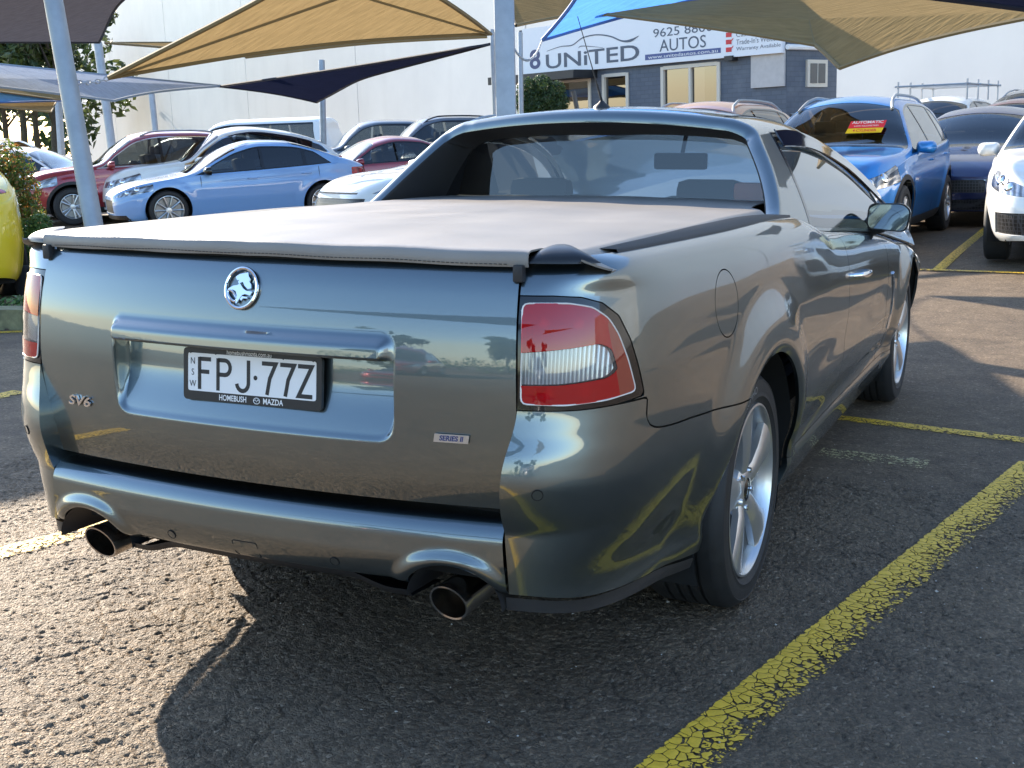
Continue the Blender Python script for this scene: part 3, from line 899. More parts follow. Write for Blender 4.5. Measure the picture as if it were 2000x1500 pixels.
HEADL = round_poly([(4.30, .60), (4.36, .70), (4.62, .70), (4.86, .665), (4.86, .60), (4.6, .575)], .03, 4)
for side in (1, -1):
    S = (lambda M: M) if side == 1 else mirror
    surf_obj('body_backing', S(backing), MAT['gap'], UTE)
    surf_obj('bumper_corner', S(flange(corner, .075)), PAINT, UTE)
    qp = surf_obj('quarter_panel', S(flange(quarter, .012)), PAINT, UTE)
    dr = surf_obj('door', S(flange(door, .012)), PAINT, UTE)
    surf_obj('front_fender', S(flange(fender, .012)), PAINT, UTE)
    hl = cut(nose, lambda D: poly_sdf(Q(D), Z(D), HEADL))
    surf_obj('side_sill', S(flange(sill, .02)), PAINT, UTE)
    if side == 1:
        surf_obj('fuel_door', S(flange(fuel, .008)), PAINT, qp)
    else:
        surf_obj('quarter_inset', S(offset(fuel, -.0002)), PAINT, qp)
    surf_obj('headlamp', S(offset(hl, .002)), MAT['lamp_clear'], UTE)
    # tail lamp: dark glossy housing, lens in three colours, chrome-white rim
    bez = cut(lamp, lambda D: .001-poly_sdf(Q(D), Z(D), LAMP_LENS))
    lm = surf_obj('tail_lamp', S(flange(offset(bez, -.0015), .035)), MAT['black_gloss'], UTE)
    lens = cut(lamp, lambda D: poly_sdf(Q(D), Z(D), LAMP_LENS))
    CLEAR = round_poly([(.0, .823), (.0, .888), (.205, .903), (.236, .890), (.252, .845), (.22, .832), (.10, .824)], .008, 3)
    fcl = lambda D: poly_sdf(Q(D), Z(D), CLEAR)
    cl = cut(lens, fcl)
    ot = cut(lens, lambda D: -fcl(D)-.0012)
    fsd = lambda D: np.minimum(Q(D)-.236+(Z(D)-.90)*.2, .95-Z(D))
    sd = cut(ot, fsd)
    rd = cut(ot, lambda D: -fsd(D))
    surf_obj('red_lens', S(offset(rd, .002)), MAT['lens_red_glass'], lm)
    surf_obj('clear_lens', S(offset(cl, .002)), MAT['lens_clear_glass'], lm)
    surf_obj('side_lens', S(offset(sd, .002)), MAT['lens_side_glass'], lm)
    # reflectors behind the lenses, with dividing walls and bulbs
    RF = surf_obj('reflector', S(offset(join(rd, sd), -.024)), MAT['lamp_reflector'], lm)
    surf_obj('ribbed_reflector', S(offset(cl, -.010)), MAT['lamp_clear'], lm)
    for zc_ in (.820, .906):
        pw_ = [shell_at(q_, zc_+(.012*q_/.2 if zc_ > .9 else 0), l_) for q_ in np.linspace(.010, .235, 14) for l_ in (.0, -.026)]
        mesh_obj('divider', [(p_[0]*side, p_[1], p_[2]) for p_ in pw_], [(2*i, 2*i+1, 2*i+3, 2*i+2) for i in range(13)], MAT['lens_rim'], lm)
    for qd in (.115, .19):
        pw_ = [shell_at(qd, z_, l_) for z_ in (.912, .93, .95, .97, .982) for l_ in (-.004, -.026)]
        mesh_obj('divider', [(p_[0]*side, p_[1], p_[2]) for p_ in pw_], [(2*i, 2*i+1, 2*i+3, 2*i+2) for i in range(4)], MAT['lamp_reflector'], lm)
    for qb, zb_ in ((.06, .948), (.155, .945), (.07, .801), (.17, .803)):
        pb = shell_at(qb, zb_, -.016)
        MB().lathe([(-.012, .001), (-.010, .008), (0, .012), (.012, .009), (.016, .004)], 14, axis='y', c=(pb[0]*side, pb[1], pb[2])).build('bulb', MAT['lens_rim'], lm)
    # thin bright rim around the lens
    ringf = lambda D: .0032-np.abs(poly_sdf(Q(D), Z(D), LAMP_LENS)+.001)
    rimp = [shell_at(q_, z_) for q_, z_ in LAMP_LENS]; rimp.append(rimp[0])
    MB().tube([(p_[0]*side, p_[1], p_[2]) for p_ in rimp], .0019, 6, cap=False).build('lens_rim', MAT['lens_rim'], lm)
    # black lip below the bumper corner
    lp = cut(BODY, lambda D: np.minimum(.70-Q(D), u_bot(Q(D))+.03-Z(D)))
    Dl, Fl = lp; Dl = Dl.copy(); Dl[:, 2] -= .042; Dl[:, 0] -= .012*np.sign(Dl[:, 0]); Dl[:, 1] += .012
    surf_obj('valance', S((Dl, Fl)), MAT['black_trim'], UTE)
    # wheel arch liner
    for cy, nm in ((AXR, 'rear'), (AXF, 'front')):
        V = []; F = []
        xs = [.925, .90, .86, .62, .55]; n = 36
        for i in range(n+1):
            a = R(-25)+R(230)*i/n
            for x in xs: V.append((side*x, cy+(ARCH_R+.006)*math.cos(a), ZW+(ARCH_R+.006)*math.sin(a)))
        for i in range(n):
            for k in range(len(xs)-1):
                F.append((i*5+k, i*5+k+1, (i+1)*5+k+1, (i+1)*5+k))
        c = len(V)
        V.append((side*.55, cy, ZW))
        for i in range(n): F.append((i*5+4, c, (i+1)*5+4))
        if side < 0: F = [tuple(reversed(f)) for f in F]
        # keep the rim of the liner inside the body panel
        V = [(side*min(abs(v[0]), float(u_side(v[1], np.array(max(v[2], .3))))-.02), v[1], v[2]) for v in V]
        mesh_obj('wheel_arch_liner', V, F, MAT['gap'], UTE)
    # wheels
    for cy in (AXR, AXF):
        w = empty('wheel', (side*.785, cy, ZW), 0, parent=UTE)
        if side < 0: w.rotation_euler = (0, 0, math.pi)
        make_tyre(TYRE_R, RIM_R-.006, .232, parent=w)
        make_rim(RIM_R-.004, .232, 'ute', MAT['alloy'], w)
        arc_text('KUMHO', .030, (TYRE_R+RIM_R)/2-.002, R(105), .1265, MAT['tyre_print'], w, sx=1.2)

# sensors on the corner (right) and pieces of the bumper are below
# ---- tailgate
zr = np.unique(np.concatenate([np.linspace(.545, .66, 10), np.linspace(.66, .70, 10), np.linspace(.70, .855, 16), [.8595, .8605, .864, .868, .873, .879, .885, .890, .895, .900, .905, .910, .916, .925], np.linspace(.935, 1.04, 13), [1.05, 1.056, 1.061, 1.064, 1.066]]))
xc = np.unique(np.concatenate([np.linspace(0, .34, 26), np.linspace(.345, .41, 27), np.linspace(.42, 1, 30)[:-1]*.0+np.linspace(.42, .62, 30)[:29], [.62, .628, .632]]))
NICHE = round_poly([(-.388, .676), (.388, .676), (.392, .914), (-.392, .914)], [.05, .05, .034, .034], 6)
def niche(x, z):
    x, z = np.asarray(x, float), np.asarray(z, float)
    d = poly_sdf(x, z, NICHE)
    w = sst(0, .014, d)
    dep = .040*sst(.650, .800, z)+.010*np.clip((z-.676)/.18, 0, 1)
    rec = dep*w*(z < .860)
    hood = -.027*sst(.0, .026, d)*(1-.30*sst(.868, .860, z))*(z >= .860)
    side_lip = -.006*sst(0, .006, d)*sst(.016, .008, d)*sst(.76, .86, z)*(z < .860)
    return rec+hood+side_lip
cols = []
for i, u in enumerate(xc):
    xe = (u_seam(zr)-.0035)*u/.632
    cols.append(np.stack([xe, u_tail(xe, zr)+niche(xe, zr), zr], 1))
TG = surf_grid(np.array(cols))
TGf = flange(join(mirror(TG), TG), .0)
def weld_obj(name, M, mat, parent, sharp=40, fl=.012):
    D, F = M
    me = bpy.data.meshes.new('t'); me.from_pydata(D[:, :3].tolist(), [], F)
    bm = bmesh.new(); bm.from_mesh(me); bmesh.ops.remove_doubles(bm, verts=bm.verts, dist=.0004)
    bm.verts.ensure_lookup_table(); bm.verts.index_update()
    D2 = np.array([v.co[:] for v in bm.verts]); F2 = [tuple(v.index for v in f.verts) for f in bm.faces]
    bm.free(); bpy.data.meshes.remove(me)
    if fl: D2, F2 = flange((D2, F2), fl)
    return surf_obj(name, (D2, F2), mat, parent, sharp=sharp)
TGO = weld_obj('tailgate', join(mirror(TG), TG), PAINT, UTE)
MB().box((0, .16, .80), (1.22, .05, .50)).build('tailgate_inner', MAT['gap'], UTE)

# badges on the tailgate
def tail_frame(x0, z0, tilt=0.0, lift=.004, dniche=True):
    y0 = float(u_tail(x0, z0))
    dzy = float((u_tail(x0, z0+.02)-u_tail(x0, z0-.02))/.04)
    o = (x0, y0-lift, z0); u = np.array([1, .27*x0, 0]); v = np.array([0, dzy, 1.0])
    return plane_frame(o, u, v)
fr = tail_frame(0, .997)
ring = MB()
ring.tube([fr(.0425*math.cos(a), .0455*math.sin(a), .001) for a in np.linspace(0, 2*math.pi, 49)], .0042, 8, cap=False)
EMB = ring.build('emblem', MAT['chrome'], TGO)
def badge_poly(pts, sc_, c, h): return [((x-c[0])*sc_[0], (c[1]-y)*sc_[1]) for x, y in pts]
sc_ = (.042/150, .0455/178); cc = (670, 290)
lion = [
 [(605, 195), (640, 168), (722, 150), (730, 182), (748, 205), (742, 228), (764, 255), (770, 288), (738, 297), (702, 268), (682, 236), (655, 246), (650, 262), (634, 236), (645, 220), (622, 222)],
 [(548, 300), (592, 274), (632, 266), (655, 250), (690, 292), (722, 312), (784, 318), (768, 352), (716, 342), (690, 352), (664, 392), (644, 432), (628, 410), (640, 360), (622, 320), (590, 308), (545, 326)],
 [(672, 388), (690, 362), (742, 368), (742, 380), (702, 380), (690, 402)],
]
mbl = MB()
for pl in lion:
    p2 = badge_poly(pl, sc_, cc, 0)
    mbl.prism(p2, .004, lambda a, b, c: fr(a, b, c))
mbl.tube([fr((590+46*math.cos(a)-cc[0])*sc_[0], (cc[1]-(362+42*math.sin(a+.5)+12*math.cos(a)))*sc_[1], .002) for a in np.linspace(0, 2*math.pi, 29)], .0030, 6, cap=False)
mbl.build('lion_figure', MAT['chrome'], EMB, sharp=20)
text_obj('badge', 'SV6', .034, tail_frame(-.522, .690), MAT['chrome'], TGO, extrude=.002, sx=1.55, shear=.25, offs=.0006)
bs = MB(); f2 = tail_frame(.520, .700)
bs.prism([(-.040, -.009), (.038, -.009), (.041, .009), (-.037, .009)], .0025, f2)
BS = bs.build('badge', MAT['alloy'], TGO)
text_obj('lettering', 'SERIES II', .0155, lambda a, b, c=0: f2(a, b, c+.003), MAT['navy_print'], BS, extrude=.0004, sx=.98, shear=.2, offs=.0004)
MAT['plate_frame'] = simple('plate_frame_black', (.010, .010, .013), .42)
# number plate in the niche
pz = .793; px0 = .010
pf = plane_frame((px0, float(u_tail(0, pz)+niche(np.array([0.]), np.array([pz]))[0])-.010, pz), (1, .0, .010), (0, .10, 1))
fp = round_poly([(-.192, -.0635), (.192, -.0635), (.192, .0585), (-.192, .0585)], .012, 4)
PL = MB().prism(fp, .009, pf).build('number_plate', MAT['plate_frame'], UTE, sharp=30)
wp = MB().prism(round_poly([(-.178, -.042), (.178, -.042), (.178, .0465), (-.178, .0465)], .006, 3), .0006, lambda a, b, c: pf(a, b, c+.0092))
PW = wp.build('plate_face', simple('plate_white', (.78, .78, .78), .45), PL, smooth=False)
def stroke(mb, pts, w, frame, z0):
    """flat letter strokes with mitred joints"""
    P = [np.array(p, float) for p in pts]; n = len(P); L = []; Rr = []
    for i in range(n):
        if i == 0: d = P[1]-P[0]
        elif i == n-1: d = P[-1]-P[-2]
        else:
            a = P[i]-P[i-1]; b = P[i+1]-P[i]; d = a/np.linalg.norm(a)+b/np.linalg.norm(b)
        d /= np.linalg.norm(d); nn = np.array([-d[1], d[0]])
        k = 1.0
        if 0 < i < n-1:
            a = P[i]-P[i-1]; a /= np.linalg.norm(a); k = 1/max(.5, abs(nn@np.array([-a[1], a[0]])))
        L.append(P[i]+nn*w/2*k); Rr.append(P[i]-nn*w/2*k)
    V = [frame(*p, z0) for p in L]+[frame(*p, z0) for p in Rr]
    mb.add(V, [(n+i, n+i+1, i+1, i) for i in range(n-1)])
mbp = MB(); Hh = .0335; sw = .0098
def gl(x, strokes):
    for s_ in strokes: stroke(mbp, [(x+a, b) for a, b in s_], sw, pf, .0102)
arcp = lambda cx, cy, rx, ry, a0, a1, n=10: [(cx+rx*math.cos(R(a)), cy+ry*math.sin(R(a))) for a in np.linspace(a0, a1, n)]
hw = .0165
zc0 = -.002
gl(-.128, [[(-hw, -Hh-.004), (-hw, Hh+.004)], [(-hw, Hh), (hw, Hh)], [(-hw, .004), (hw*.7, .004)]])
gl(-.075, [[(-hw, -Hh-.004), (-hw, Hh+.004)], [(-hw, Hh)]+arcp(hw*.2, Hh*.5, hw*.9, Hh*.5, 90, -90)+[(-hw, 0)]])
gl(-.022, [[(hw, Hh+.004), (hw, -Hh*.44)]+arcp(0, -Hh*.45, hw, Hh*.55, -8, -172, 10)])
mbp.add([pf(.014+.0055*math.cos(a), -.001+.0055*math.sin(a), .0102) for a in np.linspace(0, 2*math.pi, 16, endpoint=False)], [tuple(range(16))])
for xx in (.050, .100): gl(xx, [[(-hw-.002, Hh), (hw+.003, Hh), (hw*.2, 0), (-hw*.25, -Hh-.004)]])
gl(.148, [[(-hw-.002, Hh), (hw+.002, Hh), (-hw, -Hh), (hw+.004, -Hh)]])
mbp.build('lettering', MAT['black_print'], PL, smooth=False, fixn=False)
for ch, zz in (('N', .027), ('S', .001), ('W', -.026)):
    text_obj('lettering', ch, .0215, (lambda a, b, c=0, zz=zz: pf(a-.164, b+zz, .0104)), MAT['black_print'], PL, sx=.85)
text_obj('lettering', 'homebushmazda.com.au', .0155, lambda a, b, c=0: pf(a-.005, b+.0525, .0096), MAT['white_paint'], PL, sx=.82)
text_obj('lettering', 'HOMEBUSH', .0185, lambda a, b, c=0: pf(a-.050, b-.0535, .0096), MAT['white_paint'], PL, sx=.80, offs=.0003)
text_obj('lettering', 'MAZDA', .0185, lambda a, b, c=0: pf(a+.062, b-.0535, .0096), MAT['white_paint'], PL, sx=.85, offs=.0003)
lg = MB()
lg.tube([pf(.017+.0085*math.cos(a), -.0535+.0068*math.sin(a), .0096) for a in np.linspace(0, 2*math.pi, 25)], .0009, 5, cap=False)
lg.tube([pf(.017+a, -.0535+b, .0096) for a, b in ((-.0075, .0005), (-.003, .0025), (0, -.0025), (.003, .0025), (.0075, .0005))], .0009, 5)
lg.build('ring_logo', MAT['white_paint'], PL)
for a, b in ((-.170, .0475), (.170, .0475), (-.098, .0475), (.09, .0475)):
    mesh_obj('screw_hole', [pf(a+.0026*math.cos(t), b+.0026*math.sin(t), .0106) for t in np.linspace(0, 2*math.pi, 12, endpoint=False)], [tuple(range(12))], MAT['black_print'], PL, smooth=False)
# plate lamps under the hood
# ---- bumper insert with the two tailpipe openings
sec = pchip([0, .12, .22, .34, .46, .62, .78, .9, 1.0], [.355, .370, .396, .435, .472, .503, .519, .524, .525])
secy = pchip([0, .12, .22, .34, .46, .62, .78, .9, 1.0], [.040, .016, .002, -.006, -.006, .004, .030, .070, .12])
EX, EZ = .512, .322
tt = np.concatenate([np.linspace(0, .6, 34), np.linspace(.6, 1, 26)[1:]])
cols = []
for u in np.linspace(0, 1, 150):
    z = sec(tt)
    x = u*(u_seam(z)-.003)
    y = secy(tt)+.115*x*x-.002
    r = np.hypot((x-EX)/.118, (z-EZ)/.098)
    y = y-.012*sst(1.42, 1.10, r)*sst(.90, 1.06, r)*sst(.50, .42, z)
    cols.append(np.stack([x, y, z, r], 1))
BI = surf_grid(np.array(cols))
BI = cut(BI, lambda D: D[:, 3]-1.0)
BIf = flange(BI, .05, keep=lambda d: abs(d[3]-1) < .02)
weld_obj('bumper_insert', join(mirror(BIf), BIf), PAINT, UTE, fl=0, sharp=50)
# tow eye cover line, sensors
def on_bumper(x, z):
    t = np.linspace(0, .9, 400); k = np.argmin(np.abs(sec(t)-z))
    return float(secy(t)[k]+.115*x*x-.002)
ln = MB()
ln.tube([(x, on_bumper(x, z)-.0002, z) for x, z in round_poly([(-.045, .368), (-.045, .408), (.025, .408), (.025, .368)], .006, 3)], .0011, 5, cap=False)
ln.build('tow_cover_line', MAT['gap'], UTE)
def disc(name, c, n, r, mat, parent, rim=None):
    n = np.array(n, float); n /= np.linalg.norm(n)
    fr_ = plane_frame(c, np.cross((0, 0, 1.0), n) if abs(n[2]) < .9 else (1, 0, 0), np.cross(n, np.cross((0, 0, 1.0), n)))
    mb = MB(); mb.add([fr_(r*math.cos(a), r*math.sin(a), .001) for a in np.linspace(0, 2*math.pi, 24, endpoint=False)], [tuple(range(24))])
    o = mb.build(name, mat, parent, fixn=False)
    if rim:
        MB().tube([fr_(r*math.cos(a), r*math.sin(a), .0005) for a in np.linspace(0, 2*math.pi, 25)], .0013, 5, cap=False).build('sensor_ring', rim, o)
    return o
for sx in (-1, 1):
    disc('parking_sensor', (sx*.232, on_bumper(.232, .392)-.0005, .392), (sx*.053, -1, (on_bumper(.232, .402)-on_bumper(.232, .382))/.02), .011, PAINT, UTE, MAT['gap'])
    spn = np.cross(shell_at(.09, .596)-shell_at(.07, .596), shell_at(.08, .606)-shell_at(.08, .586)); spn = spn if spn[1] < 0 else -spn; spp = shell_at(.08, .596, .0005)
    disc('parking_sensor', (sx*spp[0], spp[1], spp[2]), (sx*spn[0], spn[1], spn[2]), .0115, PAINT, UTE, MAT['gap'])
# dark plastic behind and under the bumper
dk = MB()
dk.box((0, .19, .53), (1.24, .16, .12)); dk.box((0, .30, .395), (1.15, .40, .05))
dk.build('bumper_cavity', MAT['gap'], UTE)
for sx in (-1, 1):
    V = []; F = []
    for i in range(25):
        a = math.pi*i/24
        for yy, k in ((.045, 1.0), (.20, .93)):
            V.append((sx*(EX+.118*k*math.cos(a)), yy, EZ+.098*k*math.sin(a)))
    F = [(2*i, 2*i+1, 2*i+3, 2*i+2) for i in range(24)]
    mesh_obj('tailpipe_shroud', V, F, MAT['black_trim'], UTE)
lipv = MB()
P_ = [(x, .030+.115*x*x, .362-.026*sst(.24, .36, abs(x))*sst(.62, .42, abs(x))) for x in np.linspace(-.40, .40, 41)]
V = []; F = []
for (x, y, z) in P_: V += [(x, y, z), (x, y+.012, z-.018), (x, y+.16, z-.03)]
F = [(3*i+k, 3*i+k+1, 3*i+4+k, 3*i+3+k) for i in range(40) for k in range(2)]
mesh_obj('bumper_lip', V, F, MAT['black_trim'], UTE)
# tailpipes
for sx in (-1, 1):
    mb = MB(); c0 = np.array([sx*.500, .062, .322])
    prof = [(.34, .040), (.02, .0455), (-.012, .047), (-.0165, .0455), (-.0160, .0415), (.01, .040), (.25, .036)]
    V, F = [], []
    n = 40
    for k in range(n):
        a = 2*math.pi*k/n
        for h, r in prof:
            hh = h+(-.020*math.sin(a) if h < .05 else 0)*1.0
            V.append((c0[0]+r*math.cos(a), c0[1]+hh, c0[2]+r*math.sin(a)-.12*h*0))
    m = len(prof)
    for k in range(n):
        k2 = (k+1) % n
        for j in range(m-1): F.append((k*m+j, k*m+j+1, k2*m+j+1, k2*m+j))
    tp = mesh_obj('tailpipe', V, F[:], MAT['steel'], UTE, sharp=40)
    MB().lathe([(.10, .0408), (.16, .0408), (.165, .001)], 24, axis='y', c=(c0[0], c0[1], c0[2])).build('pipe_core', MAT['steel_dark'], tp)
# underbody
ub = MB()
ub.box((0, 2.6, .33), (1.28, 4.3, .18)); ub.box((0, .72, .36), (.95, .72, .10))
ub.tube([(-.42, .30, .335), (.10, .30, .335)], .075, 16, ell=1.5)
ub.tube([(.60, 1.128, ZW), (-.60, 1.128, ZW)], .05, 10)
ub.build('underbody', MAT['gap'], UTE)
# ------------------------------------------------------------------ the ute: tray cover
m_ = NT('tray_cover_vinyl')
m_.set(Base_Color=(.34, .33, .32, 1), Roughness=.42, Specular_IOR_Level=.5)
_n = m_.noise(2.2, 5, .6); _n2 = m_.noise(900, 2, .6); _n3 = m_.noise(9, 4, .6)
m_.l(m_.ramp(_n.outputs[0], [(.3, (.200, .183, .166)), (.7, (.258, .236, .213))]).outputs[0], m_.b.inputs['Base Color'])
b1 = m_.bump(_n2.outputs[0], .25, .001)
m_.l(m_.bump(_n3.outputs[0], .25, .006, b1), m_.b.inputs['Normal'])
m_.l(m_.math('MULTIPLY_ADD', _n.outputs[0], .2, .32), m_.b.inputs['Roughness'])
MAT['vinyl'] = m_.m
MAT['cap_black'] = simple('satin_black_plastic', (.012, .012, .014), .34)
ty0, ty1 = .0, 2.27
us = np.concatenate([np.linspace(0, .70, 40), np.linspace(.71, 1.0, 34)])
yy = np.concatenate([np.linspace(0, .10, 30), np.linspace(.11, 1, 120)])
def ton_z(x, y):
    ax = np.abs(x)
    z = 1.098-.008*(ax/.7)**2+.004*np.sin(y*1.3)
    z = z+.004*sst(1.2, .1, y)
    z += .0012*np.sin(y*9+ax*3)*sst(.1, .6, y)+.0010*np.sin(x*21+y*2.5)
    return z
_tr5 = _SA[:62, -5, :]
ton_cx = lambda x: np.maximum(0, np.interp(x, np.concatenate([[0, .645], _tr5[2:, 0]]), np.concatenate([[.125, .125], _tr5[2:, 1]]))-.128)
cols = []
for u in us:
    col_ = []
    # across: flat to .715, then rolls over the rail down to .81
    t = u
    s_len = t*.86
    flat = .735
    if s_len <= flat: xx, dz = s_len, 0.0
    else:
        e = (s_len-flat)/(.86-flat)
        xx = flat+.083*e; dz = -.042*(e-.10*(1-math.exp(-e/.10)))
    for v in yy:
        yb = u_tail(min(xx, .66), 1.06)-.014+ton_cx(xx)
        sl = v*2.3
        rr_ = .026
        if sl < .026: y, dzy = yb-.003*math.sin(sl/.026*math.pi), -(.026-sl)-.004
        elif sl < .026+rr_*1.57:
            a = (sl-.026)/rr_; y, dzy = yb+rr_*(1-math.cos(a))*.9, .0-.004+rr_*math.sin(a)*.35-.006*0
        else: y, dzy = yb+rr_*.9+(sl-.026-rr_*1.57), .005
        kk = float(sst(.67, .745, xx))
        col_.append((xx, y, ton_z(xx, y)+dz+dzy*(1-kk)+.003*kk-.004))
    cols.append(col_)
TN = surf_grid(np.array(cols))
ton_lim = pchip([0, 1.60, 1.74, 1.86, 2.4], [.9, .84, .765, .69, .66])
TN = clip(TN, ton_lim(TN[0][:, 1])-TN[0][:, 0])
TN = clip(TN, np.maximum(np.maximum(.668-TN[0][:, 0], TN[0][:, 0]-.772), TN[0][:, 1]-(float(u_tail(.655, 1.06))+ton_cx(TN[0][:, 0])+.050)))
TC = weld_obj('tray_cover', join(mirror(TN), TN), MAT['vinyl'], UTE, fl=.004, sharp=60)
# stitched seams on the rear band and the side flaps
st = MB()
for k in range(120):
    x = -.62+1.24*k/119
    yb = float(u_tail(x, 1.06))-.0155
    z = float(ton_z(x, .05))-.028
    st.box((x, yb-.0012, z), (.007, .0012, .0016))
st.build('stitching', MAT['black_trim'], TC, smooth=False)
rl = MB()
xs = np.linspace(-.645, .645, 40)
V = []; F = []
for x in xs:
    y = float(u_tail(x, 1.06)); V += [(x, y-.006, 1.078), (x, y-.006, 1.064), (x, y+.03, 1.0635), (x, y+.03, 1.079)]
for i in range(39):
    for k in range(4): F.append((4*i+k, 4*i+(k+1) % 4, 4*i+4+(k+1) % 4, 4*i+4+k))
mesh_obj('tray_gap_strip', V, F, MAT['gap'], UTE, smooth=False)  # near-black strip standing in for the shaded gap under the cover
for sx in (-1, 1):
    # side rail under the flap, following the rolled top of the body
    V = []; F = []
    ysr = np.linspace(.30, 1.78, 60); _tr = _SA[:, -1, :]
    for y in ysr:
        zt_ = min(1.082, float(u_top(y)))
        xo = float(np.interp(y, _tr[:200, 1], _tr[:200, 0]))
        V += [(sx*(xo+.006), y, zt_-.004), (sx*(xo+.002), y, zt_+.006), (sx*.60, y, zt_+.008)]
    F = [(3*i+k, 3*i+k+1, 3*i+4+k, 3*i+3+k) for i in range(59) for k in range(2)]
    if sx > 0: F = [tuple(reversed(f)) for f in F]
    mesh_obj('tray_rail', V, F, MAT['black_trim'], UTE)
    # black corner cap: a low dome wrapped round the tray corner
    V = []; F = []; n = 24; m = 9
    xo_ = np.linspace(.662, .800, n+1); yo_ = np.array([float(np.interp(x, _tr5[:, 0], _tr5[:, 1]))-.012 for x in xo_])
    tgx = np.gradient(xo_); tgy = np.gradient(yo_); ln_ = np.hypot(tgx, tgy); nxi, nyi = -tgy/ln_, tgx/ln_
    for i in range(n+1):
        a = i/n; hgt = .004+.030*(1-abs(2*a-1)**2.6)**.8
        for j in range(m+1):
            b = j/m*math.pi/2
            inn_ = .085*(1-math.cos(b))*math.sin(math.pi*(.08+.84*a))
            V.append((sx*(xo_[i]+nxi[i]*inn_), yo_[i]+nyi[i]*inn_, 1.070+hgt*math.sin(b)))
    for i in range(n):
        for j in range(m): F.append((i*(m+1)+j, (i+1)*(m+1)+j, (i+1)*(m+1)+j+1, i*(m+1)+j+1))
    if sx < 0: F = [tuple(reversed(f)) for f in F]
    mesh_obj('corner_cap', V, F, MAT['cap_black'], UTE)
    MB().box((sx*.650, .098, 1.050), (.022, .022, .036), bev=.004).build('cover_latch', MAT['black_trim'], UTE)
# front bow of the cover  and bulkhead
MB().box((0, 2.30, .88), (1.40, .04, .40)).build('bulkhead', MAT['gap'], UTE)

# ------------------------------------------------------------------ the ute: cab
def xg(z): return .858-.50*(z-.95)-.22*(z-.95)**2
c_rail = pchip([1.5, 1.9, 2.15, 2.4, 2.7, 3.0, 3.25, 3.5, 3.75, 3.95, 4.1], [1.345, 1.36, 1.368, 1.372, 1.366, 1.335, 1.285, 1.215, 1.115, 1.01, .90])
c_mid = pchip([1.5, 1.9, 2.1, 2.3, 2.6, 2.85, 3.05, 3.3, 3.6, 3.9, 4.15, 4.3], [1.39, 1.405, 1.420, 1.434, 1.444, 1.441, 1.425, 1.37, 1.265, 1.13, 1.00, .92])
c_tr = pchip([.95, 1.02, 1.06, 1.10, 1.20, 1.30, 1.36, 1.39, 1.45], [1.70, 1.72, 1.77, 1.845, 1.975, 2.085, 2.145, 2.145, 2.10])   # trailing edge by height
NSD, NRD, NRF = 34, 12, 26
def cab_row(y):
    """half section at y: belt -> rail -> centre; arrays x, z"""
    zb = u_top(y); zr_ = np.maximum(c_rail(y), zb+.02); zc_ = np.maximum(c_mid(y), zr_+.012)
    out = []
    zs = zr_-.045
    for t in np.linspace(0, 1, NSD): 
        z = zb+(zs-zb)*t; out.append((xg(z)+.010*math.sin(math.pi*t)*min(1, (zs-zb)/.3), z))
    p0 = np.array(out[-1]); p2 = np.array([xg(zr_)-.075, zr_+(zc_-zr_)*.30]); p1 = np.array([xg(zr_)+.006, zr_-.004])
    for t in np.linspace(0, 1, NRD+1)[1:]: 
        p = (1-t)**2*p0+2*t*(1-t)*p1+t*t*p2; out.append(tuple(p))
    for t in np.linspace(0, 1, NRF+1)[1:]:
        x = p2[0]*(1-t); out.append((x, p2[1]+(zc_-p2[1])*(1-(x/p2[0])**2)))
    return np.array(out)
ys_ = np.linspace(1.70, 4.22, 230)
base = np.array([cab_row(y) for y in ys_])           # (ny, nrow, 2)
nrow = base.shape[1]
cols = []
for j in range(nrow):
    # move every row's start to its trailing edge
    z_at = base[:, j, 1]; x_at = base[:, j, 0]
    yt = 2.0
    for _ in range(12): yt = float(c_tr(np.interp(yt, ys_, z_at)))
    if j > NSD+NRD: yt = yt-.030*(1-(np.interp(yt, ys_, x_at)/.55)**2)
    e = np.concatenate([np.linspace(0, 1, 10)**2*.045, np.linspace(.05, 1, 200)*(4.22-yt)])
    e = np.unique(np.concatenate([e[:10], np.linspace(.05, 4.22-yt, 200)]))
    y = yt+e
    cols.append(np.stack([np.interp(y, ys_, x_at), y, np.interp(y, ys_, z_at), e, np.full_like(y, j)], 1))
A = np.array(cols)                                   # (row, col, 5)
# roll the trailing edge inwards
du = np.gradient(A[:, :, :3], axis=1); dv = np.gradient(A[:, :, :3], axis=0)
Nn = np.cross(dv, du); Nn /= np.linalg.norm(Nn, axis=2, keepdims=True)+1e-12
if Nn[5, 60, 0] < 0: Nn = -Nn
rad = .042
o_ = rad*(1-np.sqrt(np.clip(1-(1-np.clip(A[:, :, 3]/rad, 0, 1))**2, 0, 1)))
A[:, :, :3] -= Nn*o_[:, :, None]
CB = surf_grid(A)
if vnormals(*CB)[5*A.shape[1]+60][0] < 0: CB = flip(CB)
row = lambda D: D[:, 4]
u_seal = pchip([.9, 1.0, 1.2, 1.36, 1.5], [2.13, 2.16, 2.25, 2.34, 2.38])
def f_dlo(D):
    """opening of the side window"""
    y, z = D[:, 1], D[:, 2]
    return np.minimum(np.minimum(y-u_seal(z), z-u_top(y)-.012), np.minimum(c_rail(y)-.030-z, (3.93-y)))
def f_dlo_side(D): return np.minimum(f_dlo(D), (NSD+6-row(D))*.02)
def f_ws(D):
    """windscreen"""
    y = D[:, 1]; ax = np.abs(D[:, 0])
    top = 3.02-.05*(ax/.55)**2
    return np.minimum(np.minimum(y-top, (row(D)-NSD-4)*.02), 4.15-y+.12*(1-(ax/.8)**2))
side_open = cut(CB, lambda D: f_dlo_side(D))
shell = cut(CB, lambda D: -np.maximum(f_dlo_side(D), f_ws(D)))
wsg = cut(CB, f_ws)
